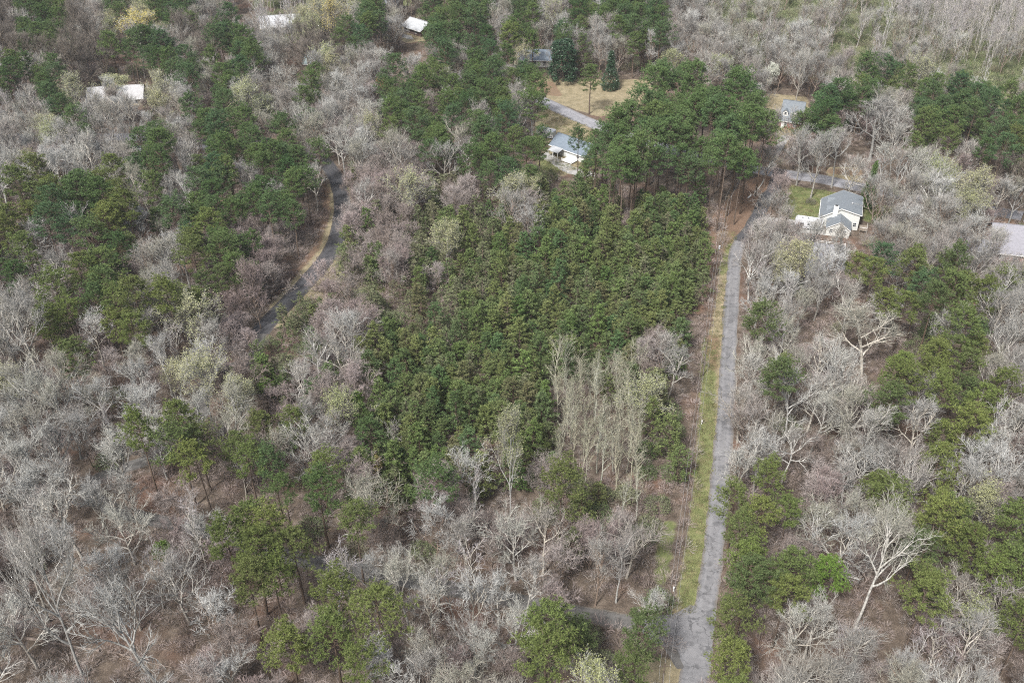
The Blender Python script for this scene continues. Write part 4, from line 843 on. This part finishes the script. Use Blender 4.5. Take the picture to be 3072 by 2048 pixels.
for (key, sp, cs, rad, acc) in SP:
    yy = 78.0; row = 0
    while yy < 505:
        xm = (1700/FPX)*(yy*math.cos(TH)+HC*math.sin(TH)); xx = -xm+(row % 2)*sp*.5
        while xx < xm:
            jj = .75 if key in 'YC' else .45; x = xx+rnd.uniform(-jj, jj)*sp; y = yy+rnd.uniform(-jj, jj)*sp; xx += sp
            h = HT[key]*HS.get(key, 1); px, py, s = proj(x, y, h*cs); ch = cell(px, py); bx, by, _ = proj(x, y, 0)
            if rnd.random() > acc.get(ch, 0): continue
            if py < -70 or py > 2260: continue
            cr = rad*s*.75
            if any(cell(px+a*cr, py+b*cr) == 'O' for a, b in ((0,.8),(0,-.8),(.8,0),(-.8,0))): continue
            if key in 'PQRGgLD' and cell(px, py-cr*.4) == '.' and cell(px, py+cr*.4) == '.': continue
            if key in 'PQGD' and (cell(px+cr*.8, py) == '.' and cell(px-cr*.8, py) != '.') and 33*64 > px > 30*64 and rnd.random() < .8: continue
            if not free(x, y, .2 if key in 'BgSGQ' else .8): continue
            if any(((a-px)/(cr*1.45))**2+((b-py)/(cr*1.4))**2 < 1 for a, b in PROT) or any(((a-px)/(cr*2.0))**2+((b-py)/(cr*2.0))**2 < 1 for a, b in PROT[:18]+PROT[20:25]): continue
            if any((a-x)**2+(b-y)**2 < (r+rad*.45)**2 for a, b, r in blocked): continue
            if near(x, y, rad, key): continue
            grid.setdefault((int(x//8), int(y//8)), []).append((x, y, rad))
            vi = rnd.randrange(len(PRO[key])); sc = HS.get(key, 1)*(rnd.uniform(.62, 1.30) if key in 'YC' else rnd.uniform(.80, 1.16))
            placed.append(dict(key=key, x=x, y=y, vi=vi, sx=sc*rnd.uniform(.92, 1.1), sz=sc, rz=rnd.uniform(0, 6.28), label=None, tilt=rnd.uniform(0, .05)))
        yy += sp*.87; row += 1
# ------------------------------------------------------------------ the largest in view of each kind stand as things, the rest as one mass per kind
for t in placed:
    hz = PRO[t['key']][t['vi']][3]*t['sz']; t['H'] = hz; px, py, s = proj(t['x'], t['y'], hz*.7); t['px'] = px; t['py'] = py; t['s'] = s; t['name'] = NAMES[t['key']]
    t['seen'] = -20 < px < 3092 and -10 < py < 2090; t['big'] = hz*s*t['sx']
INDIV = []; REST = {}
for nm in sorted(set(NAMES.values())):
    L = sorted([t for t in placed if t['name'] == nm], key=lambda t: (t['label'] is None, not t['seen'], -t['big']))
    k = sum(1 for t in L if t['seen']); n = 0 if nm == 'scrub_bush' else min(300, k)
    INDIV += L[:n]; REST.setdefault(nm, []).extend(L[n:])
MARKS = [((2080,1870),'near the lane junction'),((160,1935),'near the long fallen log'),((2520,620),'near the cream house'),((2145,830),'near the transformer pole'),
 ((1690,440),'near the blue roofed house'),((350,300),'near the large pale roof'),((850,70),'near the wide white roof'),((1240,80),'near the small white roof'),((1020,600),'near the upper road bend'),
 ((765,1050),'near the lower road bend'),((2370,360),'near the brick house'),((1800,270),'near the lone cedar'),((3030,740),'near the right edge roof'),((2480,780),'near the fenced pad'),
 ((484,1400),'near the lone dark pine'),((1530,1400),'near the large budding tree'),((2580,1000),'near the widest fan tree'),((2562,1750),'near the dark forked trunk'),
 ((100,1000),'near the crooked white tree'),((2400,60),'in the olive meadow'),((2700,200),'at the meadow edge'),((2650,40),'at the top right'),((2820,100),'in the far grove'),((3000,60),'in the top right corner'),((3000,180),'below the top right corner'),((100,100),'in the top left corner'),((940,205),'near the small green roof'),((1600,150),'near the magnolia'),
 ((100,620),'by the upper left edge'),((480,700),'in the upper left woods'),((1300,480),'left of the short camper'),((1400,650),'at the plantation top'),((1750,900),'in the middle plantation'),((1600,1000),'in the lower plantation'),((1350,1050),'at the left plantation edge'),((1900,800),'in the right plantation'),((1700,650),'in the upper plantation'),((1550,800),'in the left plantation'),((1500,1150),'at the plantation foot'),
 ((2050,620),'at the right plantation edge'),((1800,1230),'in the pale slender grove'),((1150,850),'among the brown thickets'),((2950,1100),'at the middle right edge'),((2250,1500),'right of the grass strip'),((2950,1600),'above the lower right corner'),
 ((2950,1950),'in the lower right corner'),((900,1600),'below the bright round pine'),((900,1950),'at the lower left bottom'),((1400,1950),'at the bottom middle'),((1450,1680),'above the bottom middle'),((2350,1950),'at the lower lane edge'),((600,1950),'right of the leaning tree'),
 ((2800,420),'in the right pine belt'),((2100,330),'in the tall pine stand'),((1250,260),'in the top centre pines'),((2050,1500),'left of the grass strip'),((1950,60),'at the top centre right'),((150,1500),'above the long log'),((2300,1200),'right of the middle lane')]
LOOK = {'G': 'pale grey bare tree', 'D': 'dark grey bare tree', 'g': 'fine twigged grey tree', 'T': 'slender lavender tree', 't': 'slender pale tree', 'B': 'mauve brown sapling', 'L': 'yellow green budding tree', 'Ly': 'yellow leafing tree',
 'P': 'dark green pine', 'R': 'tall straight pine', 'Q': 'olive green pine', 'Qb': 'bright green pine', 'Y': 'young green pine', 'Yb': 'bright young pine', 'C': 'browning young pine', 'V': 'tangled vine thicket', 'S': 'grey green shrub', 'U': 'low olive scrub bush'}
CAT = {'bare_tree': 'tree', 'slender_tree': 'tree', 'sapling': 'sapling', 'budding_tree': 'tree', 'pine_tree': 'pine tree', 'young_pine': 'young pine', 'vine_thicket': 'thicket', 'shrub': 'shrub', 'scrub_bush': 'bush'}
GRP = {'bare_tree': 'bare grey hardwoods of the woods', 'slender_tree': 'slender bare trees standing in groves', 'sapling': 'mauve brown saplings under the trees', 'budding_tree': 'budding yellow green trees', 'pine_tree': 'tall mature pines', 'young_pine': 'young pines of the dense plantation', 'vine_thicket': 'brown thickets beside the curved lane', 'shrub': 'leafy shrubs in the clearings', 'scrub_bush': 'scrub bushes of the meadow'}
ORD = ['leftmost', 'second from left', 'third from left', 'fourth from left', 'fifth from left', 'sixth from left', 'seventh from left', 'eighth from left', 'ninth from left', 'tenth from left']
cls = {}
for t in INDIV:
    if t['label']: continue
    m = min(MARKS, key=lambda q: (q[0][0]-t['px'])**2+(q[0][1]-t['py'])**2*1.3)[1]; cls.setdefault((LOOK[t['key']], m), []).append(t)
ROWS = ['front', 'second row', 'third row', 'fourth row', 'fifth row', 'rearmost']
def assign(L, base, m, extra):
    L.sort(key=lambda t: t['px'])
    if len(L) == 1: L[0]['label'] = f"{extra}{base} {m}"; return
    if len(L) <= 4:
        for i, t in enumerate(L): t['label'] = f"{extra}{base} {m}, {ORD[i]}"
        return
    if not extra:
        L.sort(key=lambda t: -t['H']); h = len(L)//2
        assign(L[:h], base, m, 'taller '); assign(L[h:], base, m, 'shorter '); return
    if len(L) <= 8:
        for i, t in enumerate(L): t['label'] = f"{extra}{base} {m}, {ORD[i]}"
        return
    L.sort(key=lambda t: t['y']); nr = min(6, (len(L)+7)//8)
    for r in range(nr):
        part = sorted(L[r*len(L)//nr:(r+1)*len(L)//nr], key=lambda t: t['px'])
        for i, t in enumerate(part): t['label'] = f"{extra}{ROWS[r if r < nr-1 else 5] if r else 'front'} {base} {m}, {ORD[min(i, 9)]}"
for (b, m), L in cls.items(): assign(L, b, m, '')
def put(t):
    tm, km, jm, hz = PRO[t['key']][t['vi']]; nm = t['name']; g_ = GRP[nm]
    rot = (t['tilt']*math.cos(t['rz']*3), t['tilt']*math.sin(t['rz']*3), t['rz'])
    if t['label'] and t['label'].startswith('leaning'): rot = (0, -.12, 0.6)
    if t['big'] < 75:
        o = bpy.data.objects.new(nm, jm); link(o)
    else:
        o = bpy.data.objects.new(nm, None); o.empty_display_size = .5; link(o)
        a = bpy.data.objects.new('trunk', tm); link(a, o); b = bpy.data.objects.new('crown', km); link(b, o)
    o.location = (t['x'], t['y'], 0); o.rotation_euler = rot; o.scale = (t['sx'], t['sx'], t['sz']); tag(o, t['label'], CAT[nm], g_)
for t in INDIV: put(t)

def mass(name, label, pts, meshes, cat='vegetation'):
    """one object: many copies of a few meshes on its own points"""
    if not pts: return
    me = bpy.data.meshes.new(name); me.from_pydata([(p[0], p[1], 0) for p in pts], [], [])
    for an, ty in (('var', 'INT'), ('rot', 'FLOAT_VECTOR'), ('siz', 'FLOAT_VECTOR')): me.attributes.new(an, ty, 'POINT')
    me.attributes['var'].data.foreach_set('value', [p[2] for p in pts])
    me.attributes['rot'].data.foreach_set('vector', [c for p in pts for c in p[3]]); me.attributes['siz'].data.foreach_set('vector', [c for p in pts for c in p[4]])
    o = bpy.data.objects.new(name, me); link(o); tag(o, label, cat, None, 'stuff')
    ng = bpy.data.node_groups.new(name+' scatter', 'GeometryNodeTree'); ng.interface.new_socket('Geometry', in_out='INPUT', socket_type='NodeSocketGeometry'); ng.interface.new_socket('Geometry', in_out='OUTPUT', socket_type='NodeSocketGeometry')
    N = ng.nodes; L = ng.links; gi = N.new('NodeGroupInput'); go = N.new('NodeGroupOutput'); jn = N.new('GeometryNodeJoinGeometry')
    def attr(a, ty):
        n = N.new('GeometryNodeInputNamedAttribute'); n.data_type = ty; n.inputs['Name'].default_value = a; return n.outputs['Attribute']
    va, ro, si = attr('var', 'INT'), attr('rot', 'FLOAT_VECTOR'), attr('siz', 'FLOAT_VECTOR')
    for i, m in enumerate(meshes):
        po = bpy.data.objects.new('source', m)
        oi = N.new('GeometryNodeObjectInfo'); oi.inputs['Object'].default_value = po; oi.inputs['As Instance'].default_value = True
        cp = N.new('FunctionNodeCompare'); cp.data_type = 'INT'; cp.operation = 'EQUAL'; L.new(va, cp.inputs[2]); cp.inputs[3].default_value = i
        ip = N.new('GeometryNodeInstanceOnPoints'); L.new(gi.outputs[0], ip.inputs['Points']); L.new(cp.outputs[0], ip.inputs['Selection']); L.new(oi.outputs['Geometry'], ip.inputs['Instance'])
        e2r = N.new('FunctionNodeEulerToRotation'); L.new(ro, e2r.inputs[0]); L.new(e2r.outputs[0], ip.inputs['Rotation']); L.new(si, ip.inputs['Scale']); L.new(ip.outputs[0], jn.inputs[0])
    L.new(jn.outputs[0], go.inputs[0]); md = o.modifiers.new('scatter', 'NODES'); md.node_group = ng; return o
WORDS = {'bare_tree': 'farther bare grey trees filling the woods', 'slender_tree': 'farther slender bare trees of the far groves', 'sapling': 'farther mauve saplings under the trees', 'pine_tree': 'farther pines of the woods', 'young_pine': 'farther young pines of the plantation',
 'budding_tree': 'farther budding trees', 'vine_thicket': 'farther brown thickets', 'shrub': 'farther green shrubs', 'scrub_bush': 'farther olive scrub over the meadow'}
for nm, L_ in REST.items():
    keys = sorted(set(t['key'] for t in L_)); ms = []; off = {}
    for k_ in keys: off[k_] = len(ms); ms += [p[2] for p in PRO[k_]]
    mass('distant_'+nm+'s', WORDS[nm], [(t['x'], t['y'], off[t['key']]+t['vi'], (t['tilt']*math.cos(t['rz']*3), t['tilt']*math.sin(t['rz']*3), t['rz']), (t['sx'], t['sx'], t['sz'])) for t in L_], ms)
# brush on the woodland floor
br = []; yy = 84.0
while yy < 470:
    xm = (1640/FPX)*(yy*math.cos(TH)+HC*math.sin(TH)); xx = -xm; st = 2.3 if yy < 260 else 3.4
    while xx < xm:
        x = xx+rnd.uniform(-1, 1)*st*.5; y = yy+rnd.uniform(-1, 1)*st*.5; xx += st
        px, py, s = proj(x, y, 0); c = cell(px, py)
        if c in 'OUM' or rnd.random() < .25 or not free(x, y, .6): continue
        sc = rnd.uniform(.5, 1.25); br.append((x, y, rnd.randrange(4), (0, 0, rnd.uniform(0, 6.28)), (sc, sc, sc*rnd.uniform(.7, 1.3))))
    yy += st
mass('undergrowth', 'thin brown brush covering the leaf litter under the trees', br, [p[2] for p in PRO['W']])
# grass tufts on the verge and the lawns
M['grass_blades'] = plant_mat('mixed grass blades', [(.11,.145,.05),(.21,.185,.10),(.14,.17,.06),(.25,.205,.125),(.16,.15,.07)], .35)
GR = []
for i in range(3):
    K = MB(); r2 = random.Random(400+i)
    for _ in range(26):
        a = r2.uniform(0, 6.28); q = Vector((r2.gauss(0,.28), r2.gauss(0,.28), 0)); h = r2.uniform(.12, .34); K.tri((q.x-.035, q.y, 0), (q.x+.035, q.y+.02, 0), (q.x+.16*math.cos(a), q.y+.16*math.sin(a), h))
    GR.append(K.mesh('grass tuft', M['grass_blades']))
strip = [[g(*p) for p in P] for P in (ZN['tan'][2], ZN['green'][0], ZN['green'][1], ZN['tan'][6], ZN['tan'][1], ZN['green'][2])]
gp = []
for P in strip:
    xs = [p[0] for p in P]; ys = [p[1] for p in P]; n = int((max(xs)-min(xs))*(max(ys)-min(ys))*1.1)
    for _ in range(min(n, 9000)):
        x = rnd.uniform(min(xs), max(xs)); y = rnd.uniform(min(ys), max(ys))
        if pin(x, y, P) and (np.hypot(PP[:,0]-x, PP[:,1]-y)-PP[:,2]).min() > -.5: s_ = rnd.uniform(.6, 1.5); gp.append((x, y, rnd.randrange(3), (0, 0, rnd.uniform(0, 6.28)), (s_, s_, s_)))
mass('grass', 'short mixed green and straw grass on the verge beside the lane', gp, GR, 'grass')
# a few single evergreens and the blossom tree
def single(name, T, K, bark, mats, base, ptop, wpx, label, cat):
    x, y = g(*base); H = top_height(base[0], base[1], ptop); s = proj(x, y, H*.5)[2]; hz = max(v[2] for v in K.v); rr = max(math.hypot(v[0], v[1]) for v in K.v); k = wpx/s/2/rr
    e = empty(name, (x, y, 0), 0, label, cat); e.scale = (k, k, H/hz); T.build('trunk', bark, e, True); K.build('crown', mats, e)
T, K = leafy(201, 12, 3.6, 9000, .26, True, .03, clump=60); single('cedar_tree', T, K, M['bark_pine'], M['leaf_magnolia'], (1829,268), 146, 72, 'dense dark green conical cedar standing alone on the tan lawn', 'cedar')
T, K = leafy(202, 12, 5, 9000, .34, False, .03, clump=60); single('magnolia_tree', T, K, M['bark_dark'], M['leaf_magnolia'], (1688,246), 112, 110, 'broad dark glossy magnolia left of the cedar on the tan lawn', 'tree')
T, K = pine(203, 20, 4.4, .25); single('pine_tree', T, K, M['bark_pine'], M['needle_dark'], (1742,232), 96, 85, 'dark pine standing between the magnolia and the cedar', 'pine tree')
T, K = bare(204, 9, 3, .15, 11, 40, 8, n2=6, n3=6, tw=5, r0=.14, buds=3, bsize=.2, tl=.6); single('flowering_tree', T, K, M['bark_dark'], [M['twig_pale'], M['blossom']], (2313,276), 184, 62, 'white blossoming pear tree left of the round crowned bare tree', 'tree')
T, K = bare(205, 9, 3, .2, 10, 45, 8, n2=6, n3=5, tw=5, r0=.14, buds=4, bsize=.24, tl=.6); single('budding_tree', T, K, M['bark_warm'], [M['twig_purple'], M['bud_yellow']], (1140,1478), 1366, 78, 'small golden yellow tree left of the big budding tree', 'tree')
T, K = bare(206, 9, 3, .2, 10, 45, 8, n2=6, n3=5, tw=5, r0=.14, buds=4, bsize=.24, tl=.6); single('budding_tree', T, K, M['bark_warm'], [M['twig_purple'], M['bud_orange']], (1152,330), 232, 52, 'small orange brown leaved tree at the left edge of the top centre pines', 'tree')
T, K = leafy(207, 9, 4, 6000, .34, True, .02, clump=40); single('holly_tree', T, K, M['bark_dark'], M['needle_dark'], (2598,622), 478, 62, 'narrow dark evergreen right behind the cream house', 'tree')
T, K = leafy(208, 10, 5, 8000, .38, False, .02, clump=55); single('evergreen_tree', T, K, M['bark_dark'], M['needle_dark'], (2470,395), 262, 150, 'broad dark evergreen right of the brick house with dormers', 'tree')
T, K = tangle(209, 2.2, 2.0, 500, .8, .05, leaf=2); single('shrub', T, K, M['bark_warm'], [M['twig_purple'], M['leaf_shrub']], (2432,610), 592, 42, 'dark red rounded shrub on the lawn left of the cream house', 'shrub')
print('placed', len(placed), 'individual', len(INDIV), {k: len(v) for k, v in REST.items()}, 'brush', len(br), {n: sum(1 for t in INDIV if t['name'] == n) for n in GRP})

# ------------------------------------------------------------------ air between the camera and the far woods
hz = MB(); hz.box(-4300, 4300, -3200, 6200, -1, 160); hb = hz.build('haze', []); tag(hb, 'thin pale haze over the far woods', 'haze', None, 'stuff')
hm = bpy.data.materials.new('thin haze'); hm.use_nodes = True; hm.node_tree.nodes.clear(); hN = hm.node_tree.nodes
pv = hN.new('ShaderNodeVolumePrincipled'); pv.inputs['Color'].default_value = (.86,.90,.96,1); pv.inputs['Density'].default_value = .0001; pv.inputs['Anisotropy'].default_value = .1
ho = hN.new('ShaderNodeOutputMaterial'); hm.node_tree.links.new(pv.outputs[0], ho.inputs['Volume']); hb.data.materials.append(hm)
